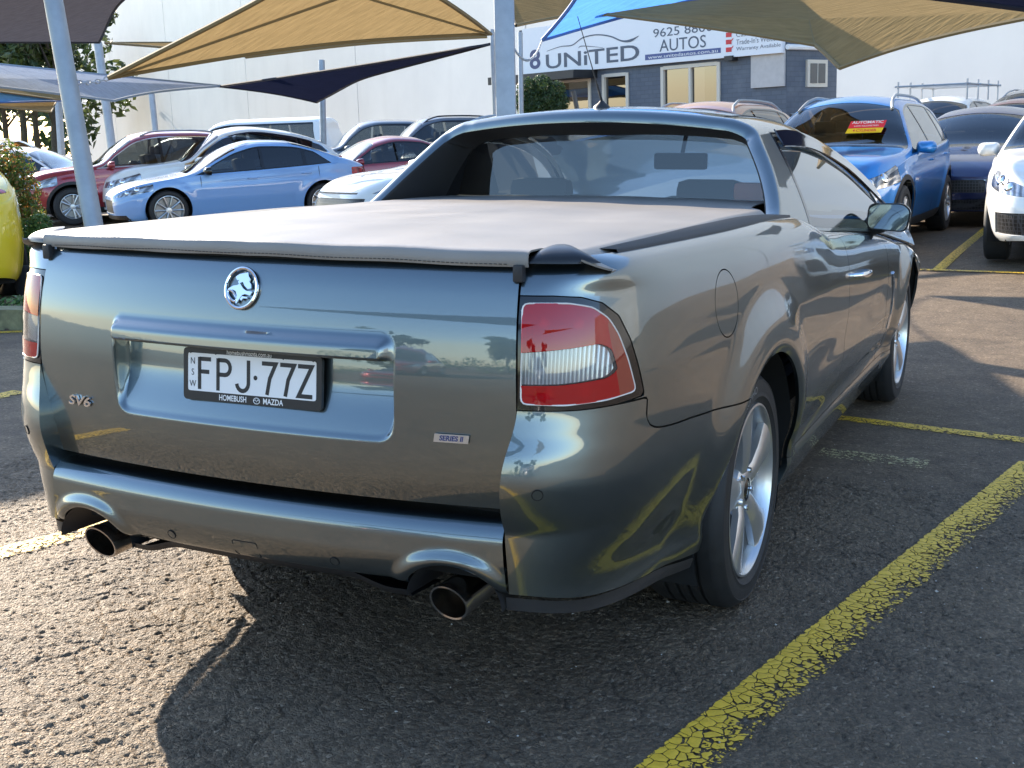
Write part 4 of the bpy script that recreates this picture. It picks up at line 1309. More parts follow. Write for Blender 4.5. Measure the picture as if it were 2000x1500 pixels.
ring_ = cut(side_open, lambda D: .034-f_dlo_side(D))
gl_side = cut(side_open, lambda D: f_dlo_side(D)-.032)
strip = lambda M, d: offset(M, d)
MAT['shield'] = simple('smoked_acrylic', (.006, .008, .016), .06, coat=1.0)
MAT['glass_back'] = tinted_glass('back_glass', (.70, .76, .78), clear=.85)
def band(D): return .012-np.abs(D[:, 1]-2.46-(D[:, 2]-1.2)*.10)
for sx in (1, -1):
    S = (lambda M: M) if sx == 1 else mirror
    surf_obj('window_seal', S(flange(offset(ring_, .001), .012)), MAT['black_gloss'], UTE)
    surf_obj('side_window', S(offset(gl_side, -.004)), MAT['glass'], UTE)
    visor = cut(side_open, lambda D: np.minimum(np.minimum(.060+.02*sst(3.3, 3.6, D[:, 1])-(c_rail(D[:, 1])-.030-D[:, 2]), D[:, 1]-u_seal(D[:, 2])-.05), (3.75-D[:, 1])))
    surf_obj('weather_shield', S(flange(offset(visor, .014), .006)), MAT['shield'], UTE)
CABO = weld_obj('cab_shell', join(mirror(shell), shell), PAINT, UTE, fl=.014, sharp=60)
weld_obj('windscreen', join(mirror(offset(wsg, -.003)), offset(wsg, -.003)), MAT['glass_clear'], UTE, fl=0, sharp=60)
# roof seams (ditch lines)
for sx in (1, -1):
    P_ = []
    for k in range(0, 150, 4):
        j = NSD+NRD+1; P_.append((sx*A[j, 12+k, 0], A[j, 12+k, 1], A[j, 12+k, 2]+.0004))
    MB().tube(P_, .0022, 5).build('roof_seam', MAT['gap'], CABO)
# inner trim between the trailing edge and the back window
back = lambda x, z: 2.26+.16*(z-1.09)
edge = A[:, 0, :3]
sel = [j for j in range(0, nrow) if edge[j, 2] > 1.03]
V = []; F = []
for j in sel:
    e0 = edge[j]; ax = e0[0]
    zi = min(e0[2], 1.385); k = 1.0
    gx = ax*.955 if ax > .3 else ax
    z2 = e0[2]-.020*(1-min(1, ax/.6)) - (.014 if j > NSD else 0)
    V += [tuple(e0), (ax*.99, e0[1]+.012, e0[2]-.004), (gx, back(gx, z2)-.015, z2-.012), (gx*.985, back(gx, z2)+.03, z2-.014)]
m = len(sel)
F = [(4*i+k, 4*i+k+1, 4*i+5+k, 4*i+4+k) for i in range(m-1) for k in range(3)]
V2 = [(-x, y, z) for x, y, z in V]; o = len(V)
mesh_obj('back_window_surround', V+V2, F+[tuple(i+o for i in reversed(f)) for f in F], MAT['black_trim'], UTE)
# back window: glass with a black printed border
WB = smooth_poly([(-.60, 1.07), (-.625, 1.10), (-.60, 1.22), (-.555, 1.315), (-.47, 1.345), (-.25, 1.356), (0, 1.360), (.25, 1.356), (.47, 1.345), (.555, 1.315), (.60, 1.22), (.625, 1.10), (.60, 1.07)], 5)
gx_, gz_ = np.meshgrid(np.linspace(-.70, .70, 141), np.linspace(1.02, 1.41, 60), indexing='ij')
G3 = np.stack([gx_, back(gx_, gz_)+.03-.03*(1-(gx_/.65)**2), gz_], 2)
GB = flip(surf_grid(G3))
bord = cut(GB, lambda D: -(poly_sdf(D[:, 0], D[:, 2], WB)))
pane = cut(GB, lambda D: poly_sdf(D[:, 0], D[:, 2], WB)+.002)
hull = np.array([(e[0]*.985, e[2]-.002) for e in edge[sel]])
HP = np.vstack([hull, hull[::-1]*[-1, 1]]); HP = np.vstack([HP, [(-.75, 1.02), (.75, 1.02)]])
bord = cut(bord, lambda D: poly_sdf(D[:, 0], D[:, 2], HP))
if vnormals(*pane)[100][1] > 0: pane = flip(pane); bord = flip(bord)
surf_obj('back_window_border', bord, MAT['black_gloss'], UTE)
surf_obj('back_window', offset(pane, -.001), MAT['glass_back'], UTE)
# antenna (on the roof)
an = MB(); an.lathe([(0, .034), (.010, .030), (.022, .014), (.030, .007)], 20, axis='z', c=(-.02, 2.32, 1.431))
AN = an.build('antenna', MAT['black_trim'], UTE)
bp = np.array([-.02, 2.32, 1.46]); tip = at(1128, 32, y=2.12)
MB().tube([bp, bp+(tip-bp)*.2, bp+(tip-bp)*.22, tip], [.0055, .0042, .0022, .0014], 8).build('mast', MAT['black_trim'], AN)
# bonnet and nose
cols = []
for u in np.linspace(0, 1, 40):
    c_ = []
    for v in np.linspace(0, 1, 50):
        y = 3.80+1.19*v
        yq = min(y, 4.42)
        w = float(u_side(yq, u_top(yq)))-.002
        if y > 4.42: w *= math.sqrt(max(0, 1-((y-4.42)/.60)**2.4))
        zt_ = float(u_top(yq)) if y < 4.42 else float(u_top(4.42)-(u_top(4.42)-.66)*sst(4.42, 5.0, y)*.9)
        x = w*u
        c_.append((x, y, zt_+.055*(1-u**2.2)*(1-.6*sst(4.5, 5.0, y))+.002))
    cols.append(c_)
BN = surf_grid(np.array(cols))
if vnormals(*BN)[500][2] < 0: BN = flip(BN)
weld_obj('bonnet', join(mirror(BN), BN), PAINT, UTE, fl=.01)
nz = cut(nose, lambda D: -poly_sdf(Q(D), Z(D), HEADL)-.002)
GR = round_poly([(4.88, .36), (4.84, .58), (5.03, .60), (5.03, .34)], .02, 3)
gr = cut(nz, lambda D: poly_sdf(Q(D), Z(D), GR)); nz = cut(nz, lambda D: -poly_sdf(Q(D), Z(D), GR)-.002)
weld_obj('front_bumper', join(mirror(nz), nz), PAINT, UTE, fl=.01)
weld_obj('grille', join(mirror(offset(gr, -.01)), offset(gr, -.01)), MAT['black_trim'], UTE, fl=0)
# door furniture
for sx in (1, -1):
    hx = float(u_side(2.62, np.array(.80)))
    hb = MB()
    pts = [(sx*(hx-.004), 2.52, .806), (sx*(hx+.028), 2.545, .808), (sx*(hx+.034), 2.62, .806), (sx*(hx+.028), 2.70, .803), (sx*(hx-.004), 2.725, .800)]
    hb.tube(smooth_poly(pts, 5, closed=False), .012, 10, ell=.7)
    hb.build('door_handle', MAT['chrome'], UTE)
    # mirror: shell, glass, arm
    mr = MB(); V = []; F = []; n = 28; m = 10
    c = np.array([.945, 3.20, .985])
    out = round_poly([(-.092, -.050), (.075, -.062), (.092, .030), (.060, .060), (-.085, .058)], .03, 5)
    for j in range(m+1):
        t = j/m; k = math.sqrt(max(0, 1-(t*.98)**2.6))
        for (a, b) in out: V.append((sx*(c[0]+a*k*1.0), c[1]+t*.105, c[2]+b*k))
    n = len(out)
    F = [(j*n+i, j*n+(i+1) % n, (j+1)*n+(i+1) % n, (j+1)*n+i) for j in range(m) for i in range(n)]
    F.append(tuple(range(m*n, m*n+n)))
    if sx > 0: F = [tuple(reversed(f)) for f in F]
    MO = mesh_obj('wing_mirror', V, F, PAINT, UTE)
    inn = [(a*.93, b*.91) for a, b in out]
    mesh_obj('mirror_bezel', [(sx*(c[0]+a), c[1]+.004, c[2]+b) for a, b in out], [tuple(range(n)) if sx > 0 else tuple(reversed(range(n)))], MAT['black_trim'], MO, smooth=False)
    mesh_obj('mirror_glass', [(sx*(c[0]+a), c[1]-.001+.10*a*0, c[2]+b) for a, b in inn], [tuple(range(n)) if sx > 0 else tuple(reversed(range(n)))], simple('mirror_silver', (.20, .225, .25), .02, metal=1.0), MO, smooth=False)
    MB().tube([(sx*.83, 3.27, .935), (sx*.88, 3.26, .940), (sx*.92, 3.24, .950)], [.045, .035, .03], 12, ell=.6).build('mirror_arm', MAT['black_trim'], MO)
    # fender vent
    vx = float(u_side(3.56, np.array(.62)))
    vp = [(float(u_side(y, np.array(z)))*sx+sx*.002, y, z) for y, z in ((3.50, .72), (3.535, .65), (3.55, .55), (3.545, .46))]
    MB().tube(smooth_poly(vp, 4, closed=False), .012, 8, ell=.5).build('fender_vent', MAT['chrome'], UTE)
# interior
it = MB()
for sx in (-1, 1):
    S_ = empty('seat', (0, 0, 0), 0, parent=UTE)
    MB().box((sx*.36, 2.62, .78), (.50, .14, .62), Matrix.Rotation(R(-12), 4, 'X'), bev=.05).build('backrest', MAT['interior'], S_)
    MB().box((sx*.36, 2.86, .56), (.50, .50, .16), bev=.05).build('cushion', MAT['interior'], S_)
    MB().box((sx*.36, 2.52, 1.085), (.27, .10, .15), Matrix.Rotation(R(-8), 4, 'X'), bev=.045).build('headrest', MAT['interior'], S_)
MB().box((0, 3.65, .80), (1.45, .50, .26), bev=.06).build('dashboard', MAT['interior'], UTE)
MB().box((0, 3.02, .55), (.2, 1.0, .4), bev=.05).build('centre_console', MAT['interior'], UTE)
sw_ = MB(); fr_ = plane_frame((.37, 3.30, .90), (1, 0, 0), (0, .45, .9))
sw_.tube([fr_(.185*math.cos(a), .185*math.sin(a)) for a in np.linspace(0, 2*math.pi, 37)], .016, 8, cap=False)
sw_.tube([fr_(-.17, 0), fr_(.17, 0)], .018, 8); sw_.box(fr_(0, 0), (.16, .05, .12), bev=.02)
sw_.build('steering_wheel', MAT['interior'], UTE)
RM = MB().box((.02, 3.22, 1.215), (.25, .03, .075), bev=.014).build('rear_view_mirror', MAT['black_trim'], UTE)
MB().tube([(.02, 3.24, 1.24), (.02, 3.30, 1.34)], .010, 8).build('mirror_stalk', MAT['black_trim'], RM)
MB().box((0, 3.0, .40), (1.4, 1.6, .02)).build('cab_floor', MAT['gap'], UTE)
MB().box((.555, 2.36, 1.118), (.115, .035, .075), bev=.02).build('seat_belt_cover', simple('orange_plastic', (.75, .22, .12), .5), UTE)
for sx in (-1, 1):
    MB().box((sx*.80, 2.95, .66), (.06, 1.2, .56), bev=.02).build('door_trim', MAT['interior'], UTE)
# ------------------------------------------------------------------ parked cars: one builder, many specifications
def car_surface(S, ns=118, coarse=1.0):
    L, W, H = S['L'], S['W'], S['H']
    hl = L/2
    yf = lambda a: hl-a                     # distance from the nose -> y
    pm = S['mid']; pr = S['rail']; pb = S['belt']
    mid = pchip([yf(a) for a, _ in pm][::-1], [z for _, z in pm][::-1])
    rail = pchip([yf(a) for a, _ in pr][::-1], [z for _, z in pr][::-1])
    belt = pchip([yf(a) for a, _ in pb][::-1], [z for _, z in pb][::-1])
    gc = S.get('gc', .2)
    bot = pchip([-hl, -hl+.5, 0, hl-.5, hl], [gc+.12, gc+.03, gc, gc+.02, gc+.06])
    wr = S['tr']; ar = S.get('ar', wr+.055)
    yw = (hl-S['fo'], hl-S['fo']-S['wb'])
    n = S.get('nexp', 5.0)
    ns = int(ns*coarse)
    s_ = np.linspace(-1, 1, ns)
    t = np.sign(s_)*(1-(1-np.abs(s_))**1.9)
    low = pchip([0, .06, .16, .30, .50, .75, 1.0], S.get('low', [.11, .075, .05, .03, .006, 0, .028]))
    tum = S.get('tumble', .50)
    rows = []
    nl, nsd, nrd, nrf = int(24*coarse), int(15*coarse), 7, 11
    out = []
    frontz = pchip([.0, .25, .45, .60, .75, .9, 1.2], S.get('fz', [.10, .02, 0, .01, .05, .14, .3]))
    rearz = pchip([.0, .25, .5, .75, 1.0, 1.3, 1.7], S.get('rz', [.12, .03, 0, .03, .08, .20, .36]))
    for ti in t:
        y = ti*hl
        P = (1-min(1, abs(ti))**n)**(1/n) if abs(ti) < 1 else 0.0
        zb, zt = float(bot(y)), float(belt(y))
        zr_ = max(float(rail(y)), zt+.012); zc_ = max(float(mid(y)), zr_+.008)
        sec_ = []
        for k in range(nl):
            v = k/(nl-1); z = zb+(zt-zb)*v
            w = W/2-float(low(v))
            for cy in yw:
                r = math.hypot(y-cy, z-wr)
                w += S.get('flare', .018)*float(sst(ar+.16, ar+.03, r))*float(sst(-.1, .1, z-wr+.1))
            # character line
            w -= S.get('cl', .010)*float(sst(.10, .0, abs(v-.80)))*.8
            sec_.append((w*P, z, v))
        wb_ = sec_[-1][0]/max(P, 1e-6)
        zs = zr_-min(.05, (zr_-zt)*.4)
        xs_ = lambda z: wb_-.012-tum*(z-zt)-.18*(z-zt)**2
        for k in range(1, nsd+1):
            v = k/nsd; z = zt+(zs-zt)*v
            sec_.append(((xs_(z))*P, z, 1+v))
        p0 = np.array([xs_(zs), zs]); p2 = np.array([max(xs_(zr_)-.10, .2), zr_+(zc_-zr_)*.35]); p1 = np.array([xs_(zr_)+.002, zr_])
        for k in range(1, nrd+1):
            v = k/nrd; p = (1-v)**2*p0+2*v*(1-v)*p1+v*v*p2; sec_.append((p[0]*P, p[1], 2+v))
        for k in range(1, nrf+1):
            v = k/nrf; x = p2[0]*(1-v); sec_.append((x*P, p2[1]+(zc_-p2[1])*(1-(x/p2[0])**2), 3+v))
        col_ = []
        for x, z, v in sec_:
            if ti > 0: yy_ = y-float(frontz(z))*ti**4
            else: yy_ = y+float(rearz(z))*ti**4
            col_.append((x, yy_, z, y, v))
        out.append(col_)
    M = surf_grid(np.array(out))
    nn = vnormals(*M)
    k = np.argmax(M[0][:, 0])
    if nn[k][0] < 0: M = flip(M)
    return M, dict(mid=mid, rail=rail, belt=belt, yw=yw, ar=ar, hl=hl, bot=bot, yf=yf)

SIDE_DEPTH = {}
def build_car(name, label, S, paint, loc, head, group=None, cat='car', coarse=1.0, wheel='five', wheel_mat=None, glass=None, details=True, interior=True):
    """loc: nose centre on the ground, head: (dx, dy) the way the nose points"""
    h = np.array(head, float); h /= np.linalg.norm(h)
    rz = math.atan2(-h[0], h[1])
    c = np.array(loc, float)-h*S['L']/2
    T = empty(name, (0, 0, 0), 0, label, cat, group)
    stand(T, c[0], c[1], rz)
    M, I = car_surface(S, coarse=coarse)
    hl, yf = I['hl'], I['yf']
    glass = glass or MAT['glass']; wheel_mat = wheel_mat or MAT['alloy']
    Y = lambda D: D[:, 3]; Zz = lambda D: D[:, 2]; V_ = lambda D: D[:, 4]
    far = lambda D: np.minimum(np.hypot(Y(D)-I['yw'][0], Zz(D)-S['tr']), np.hypot(Y(D)-I['yw'][1], Zz(D)-S['tr']))
    B = clip(M, far(M[0])-I['ar'])
    dl = S['dlo']           # distances from the nose: rear end of glass top/bottom, pillars
    a_front = S['cowl']
    def f_side(D, g=0.0):
        y, z = Y(D), Zz(D)
        yr = np.interp(z, [float(I['belt'](yf(dl['end'][0]))), S['H']-.08], [yf(dl['end'][0]), yf(dl['end'][1])])
        # soft tail of the window line
        f = np.minimum(z-I['belt'](y)-.012-g, I['rail'](y)-.040-g-z)
        f = np.minimum(f, y-yr-g)
        f = np.minimum(f, yf(a_front-.02)-y-g)
        return np.minimum(f, (2.35-V_(D))*.12)
    def f_wsc(D):
        y = Y(D); ax = np.abs(D[:, 0])
        return np.minimum(np.minimum(yf(S['cowl']-.06)-y+.0*ax, y-yf(S['wtop'])), (V_(D)-2.55)*.12)
    def f_rsc(D):
        y = Y(D)
        if 'rtop' not in S: return np.full(len(D), -1.0)
        return np.minimum(np.minimum(yf(S['rtop'])-y, y-yf(S['rbot'])), (V_(D)-2.55)*.12)
    trim = clip(B, f_side(B[0])); B = clip(B, -f_side(B[0]))
    ws = clip(B, f_wsc(B[0])); B = clip(B, -f_wsc(B[0]))
    rs = clip(B, f_rsc(B[0])) if 'rtop' in S else None
    if rs is not None: B = clip(B, -f_rsc(B[0]))
    hd = S['head']           # headlamp: (near z, far z, thickness near, thickness far, length back, min |x|)
    def f_head(D):
        d = hl-D[:, 1]; d0 = .05; dd = np.clip((d-d0)/hd['len'], 0, 1)
        zc = hd['z0']+(hd['z1']-hd['z0'])*dd; th = hd['t0']+(hd['t1']-hd['t0'])*dd
        return np.minimum(np.minimum(th-np.abs(Zz(D)-zc), np.abs(D[:, 0])-hd['x']), np.minimum(hd['len']+d0-d, (1.05-V_(D))*.3+.2))
    hlm = clip(B, f_head(B[0])); B = clip(B, -f_head(B[0])-.002)
    tl = S['tail']
    def f_tail(D):
        d = hl+D[:, 1]
        return np.minimum(np.minimum(tl['t']-np.abs(Zz(D)-tl['z']-tl.get('sl', 0)*d), np.abs(D[:, 0])-tl['x']), tl['len']-d)
    tlm = clip(B, f_tail(B[0])); B = clip(B, -f_tail(B[0])-.002)
    gl_parts = []
    for g in S.get('grille', []):
        z0, z1, x1 = g[:3]; x0 = g[3] if len(g) > 3 else 0.0
        fg = lambda D: np.minimum(np.minimum(np.minimum(Zz(D)-z0, z1-Zz(D)), np.minimum(x1-np.abs(D[:, 0])+.25*(Zz(D)-z0)*0, np.abs(D[:, 0])-x0+(.001 if x0 == 0 else 0))), D[:, 1]-hl+.55)
        gl_parts.append(clip(B, fg(B[0]))); B = clip(B, -fg(B[0]))
    clad = None
    if S.get('clad'):
        fc = lambda D: np.maximum(I['bot'](Y(D))+S['clad']-Zz(D), np.where(V_(D) <= 1, I['ar']+.055-far(D), -1))
        clad = clip(B, fc(B[0])); B = clip(B, -fc(B[0]))
    both = lambda M_: join(mirror(M_), M_)
    def wo(nm, M_, mt, par=T, fl=.0, sharp=60):
        if len(M_[1]) == 0: return None
        return weld_obj(nm, both(M_), mt, par, fl=fl, sharp=sharp)
    BO = wo('body', flange(B, .025), paint)
    if clad is not None and len(clad[1]): wo('cladding', clad, MAT['black_trim'])
    for g, gs in zip(gl_parts, S.get('grille', [])):
        if len(gs) > 3:
            if len(g[1]): surf_obj('bumper_vent', offset(g, -.012), MAT['honeycomb'], T); surf_obj('bumper_vent', mirror(offset(g, -.012)), MAT['honeycomb'], T)
        else: wo('grille', offset(g, -.012), MAT['honeycomb'])
    wo('windscreen', offset(ws, -.004), S.get('wsglass', glass))
    if rs is not None: wo('rear_window', offset(rs, -.004), glass)
    for sx in (1, -1):
        Sg = (lambda m: m) if sx == 1 else mirror
        if len(hlm[1]):
            hO = surf_obj('headlamp', Sg(offset(hlm, -.002)), MAT['headlamp'], T)
            # projector bowls
            Dh = hlm[0]; yq_ = np.quantile(Dh[:, 1], (.35, .62)); Nh = vnormals(*hlm)
            for yk in yq_:
                sel_ = np.abs(Dh[:, 1]-yk) < .03
                if sel_.sum() < 3: continue
                pc = Dh[sel_, :3].mean(0); pn = Nh[sel_].mean(0); pn /= np.linalg.norm(pn)+1e-9
                rr_ = min(.055, .8*(Dh[sel_, 2].max()-Dh[sel_, 2].min())/2)
                if rr_ < .012: continue
                fr_ = plane_frame(pc+pn*.001, np.cross((0, 0, 1.0), pn), np.cross(pn, np.cross((0, 0, 1.0), pn)))
                V = []; F = []
                for i_ in range(5):
                    b_ = i_/4*math.pi/2
                    for a_ in np.linspace(0, 2*math.pi, 16, endpoint=False):
                        q_ = fr_(rr_*math.cos(b_)*math.cos(a_), rr_*math.cos(b_)*math.sin(a_), rr_*.35*math.sin(b_)); V.append((q_[0]*sx, q_[1], q_[2]))
                F = [(i_*16+k_, i_*16+(k_+1) % 16, (i_+1)*16+(k_+1) % 16, (i_+1)*16+k_) for i_ in range(4) for k_ in range(16)]
                mesh_obj('projector', V, F, MAT['chrome'], hO)
        if len(tlm[1]): surf_obj('tail_lamp', Sg(flange(offset(tlm, .004), .01)), MAT['lamp_red'], T)
        # glass split by pillars
        ed = clip(trim, .022-f_side(trim[0])) if len(trim[1]) else trim
        inner = clip(trim, f_side(trim[0])-.020) if len(trim[1]) else trim
        if len(ed[1]): surf_obj('window_trim', Sg(ed), MAT['chrome'] if S.get('chrome') else MAT['black_gloss'], T)
        cuts = [yf(a_front-.3)]+[yf(p) for p in dl['pillars']]+[-hl]
        for a, b in zip(cuts[:-1], cuts[1:]):
            g = clip(inner, np.minimum(a-.028-Y(inner[0]), Y(inner[0])-b-.028)) if len(inner[1]) else inner
            if len(g[1]): surf_obj('side_window', Sg(offset(g, -.004)), glass if b > yf(dl['pillars'][0])-.05 else S.get('rearglass', glass), T)
        for p in dl['pillars']:
            g = clip(inner, .030-np.abs(Y(inner[0])-yf(p))) if len(inner[1]) else inner
            if len(g[1]): surf_obj('pillar', Sg(g), MAT['black_gloss'], T)
        if details:
            for ds in S['doors']:
                g = clip(B, np.minimum(np.minimum(.0068-np.abs(Y(B[0])-yf(ds)-.05*(Zz(B[0])-.8)), 1.0-V_(B[0])), Zz(B[0])-I['bot'](Y(B[0]))-.10))
                if len(g[1]): surf_obj('door_seam', Sg(offset(g, .0008)), MAT['gap'], BO)
            for hd_ in S['handles']:
                y = yf(hd_); z = float(I['belt'](y))-.11
                k = np.argmin(np.abs(M[0][:, 3]-y)*2+np.abs(M[0][:, 2]-z)+(M[0][:, 4] > 1)*9); x = M[0][k, 0]
                MB().tube([(sx*(x-.004), y+.09, z), (sx*(x+.026), y+.06, z+.002), (sx*(x+.028), y-.06, z+.002), (sx*(x-.004), y-.09, z)], .011, 8, ell=.7).build('door_handle', MAT['chrome'] if S.get('chrome') else paint, T)
        # mirror
        ym = yf(S['cowl']+.30); zm = float(I['belt'](ym))+.06; xm = S['W']/2-.07
        if not S.get('nomirror'):
            pm_ = round_poly([(0, -.055), (.20, -.07), (.235, .0), (.20, .07), (.02, .07)], .04, 4)
            V = []; F = []; n = len(pm_); m = 6
            for j in range(m+1):
                t_ = j/m; k = math.sqrt(max(0, 1-(t_*.97)**2.2))
                for a, b in pm_: V.append((sx*(xm+.10+(a-.10)*k), ym+.12*t_, zm+b*k))
            F = [(j*n+i, j*n+(i+1) % n, (j+1)*n+(i+1) % n, (j+1)*n+i) for j in range(m) for i in range(n)]+[tuple(range(m*n, m*n+n)), tuple(reversed(range(n)))]
            if sx > 0: F = [tuple(reversed(f)) for f in F]
            mesh_obj('wing_mirror', V, F, S.get('mirror_mat', paint), T, sharp=60)
        if S.get('rails'):
            a0, a1 = S['rails']; P_ = []
            for q_ in np.linspace(0, 1, 15):
                y = yf(a0+(a1-a0)*q_)
                sel_ = np.abs(M[0][:, 3]-y) < .05
                Dd = M[0][sel_]; k = np.argmin(np.abs(Dd[:, 4]-2.8)); x = Dd[k, 0]; z = Dd[k, 2]
                P_.append((sx*(x-.015), y, z+.045*min(1, 8*min(q_, 1-q_))+.0))
            MB().tube(P_, .017, 8).build('roof_rail', S.get('rail_mat', MAT['galv']), T)
        for cy in I['yw']:
            w = empty('wheel', (sx*(S['W']/2-.115-S.get('inset', .01)), cy, S['tr']), 0 if sx > 0 else math.pi, parent=T)
            make_tyre(S['tr'], S['rr'], .215, parent=w, grooves=False, n=44)
            make_rim(S['rr'], .215, wheel, wheel_mat, w, n=40)
            V = []; F = []; n = 22
            xo = S['W']/2-.05; xi = S['W']/2-.36
            for i in range(n+1):
                a = R(-20)+R(220)*i/n
                for x in (xo, xi): V.append((sx*x, cy+(I['ar']+.004)*math.cos(a), S['tr']+(I['ar']+.004)*math.sin(a)))
            c_ = len(V); V.append((sx*xi, cy, S['tr']))
            F = [(2*i, 2*i+1, 2*i+3, 2*i+2) for i in range(n)]+[(2*i+1, c_, 2*i+3) for i in range(n)]
            mesh_obj('wheel_arch_liner', V, F, MAT['gap'], T)
    ub = MB(); ub.box((0, 0, S.get('gc', .2)+.10), (S['W']-.45, S['L']-.5, .12)); ub.build('underbody', MAT['gap'], T)
    if interior:
        zb = float(I['belt'](0))
        MB().box((0, yf(S['cowl']+.25), zb-.10), (S['W']-.35, .45, .20), bev=.05).build('dashboard', MAT['interior'], T)
        for d_ in ((.95, 1.95) if len(dl['pillars']) else (.95,)):
            for sx in (-1, 1):
                MB().box((sx*.36, yf(S['cowl']+d_+.15), zb-.08), (.48, .16, .60), Matrix.Rotation(R(-14), 4, 'X'), bev=.05).build('seat', MAT['interior'], T)
                MB().box((sx*.36, yf(S['cowl']+d_+.24), zb+.28), (.26, .09, .16), bev=.04).build('headrest', MAT['interior'], T)
        MB().box((0, -.1, zb-.40), (S['W']-.30, S['L']-1.7, .04)).build('cabin_floor', MAT['gap'], T)
    return T, I, M

m_ = NT('headlamp_glass')
m_.set(Base_Color=(.16, .17, .18, 1), Roughness=.16, Metallic=.75, Coat_Weight=1.0, Coat_Roughness=.02)
_w = m_.n('ShaderNodeTexWave', wave_type='BANDS', bands_direction='X'); _w.inputs['Scale'].default_value = 6; _w.inputs['Distortion'].default_value = .4
m_.l(m_.coord(), _w.inputs['Vector'])
m_.l(m_.ramp(_w.outputs[0], [(.2, (.16, .165, .175)), (.75, (.40, .41, .43))]).outputs[0], m_.b.inputs['Base Color'])
m_.l(m_.bump(_w.outputs[0], .25, .01), m_.b.inputs['Normal'])
MAT['headlamp'] = m_.m
m_ = NT('honeycomb_mesh')
_v = m_.n('ShaderNodeTexVoronoi', feature='DISTANCE_TO_EDGE'); _v.inputs['Scale'].default_value = 28; _v.inputs['Randomness'].default_value = .15
m_.l(m_.coord(), _v.inputs['Vector'])
m_.l(m_.ramp(_v.outputs['Distance'], [(.05, (.045, .045, .05)), (.16, (.004, .004, .004))]).outputs[0], m_.b.inputs['Base Color'])
m_.l(m_.bump(_v.outputs['Distance'], -.8, .02), m_.b.inputs['Normal']); m_.set(Roughness=.4)
MAT['honeycomb'] = m_.m

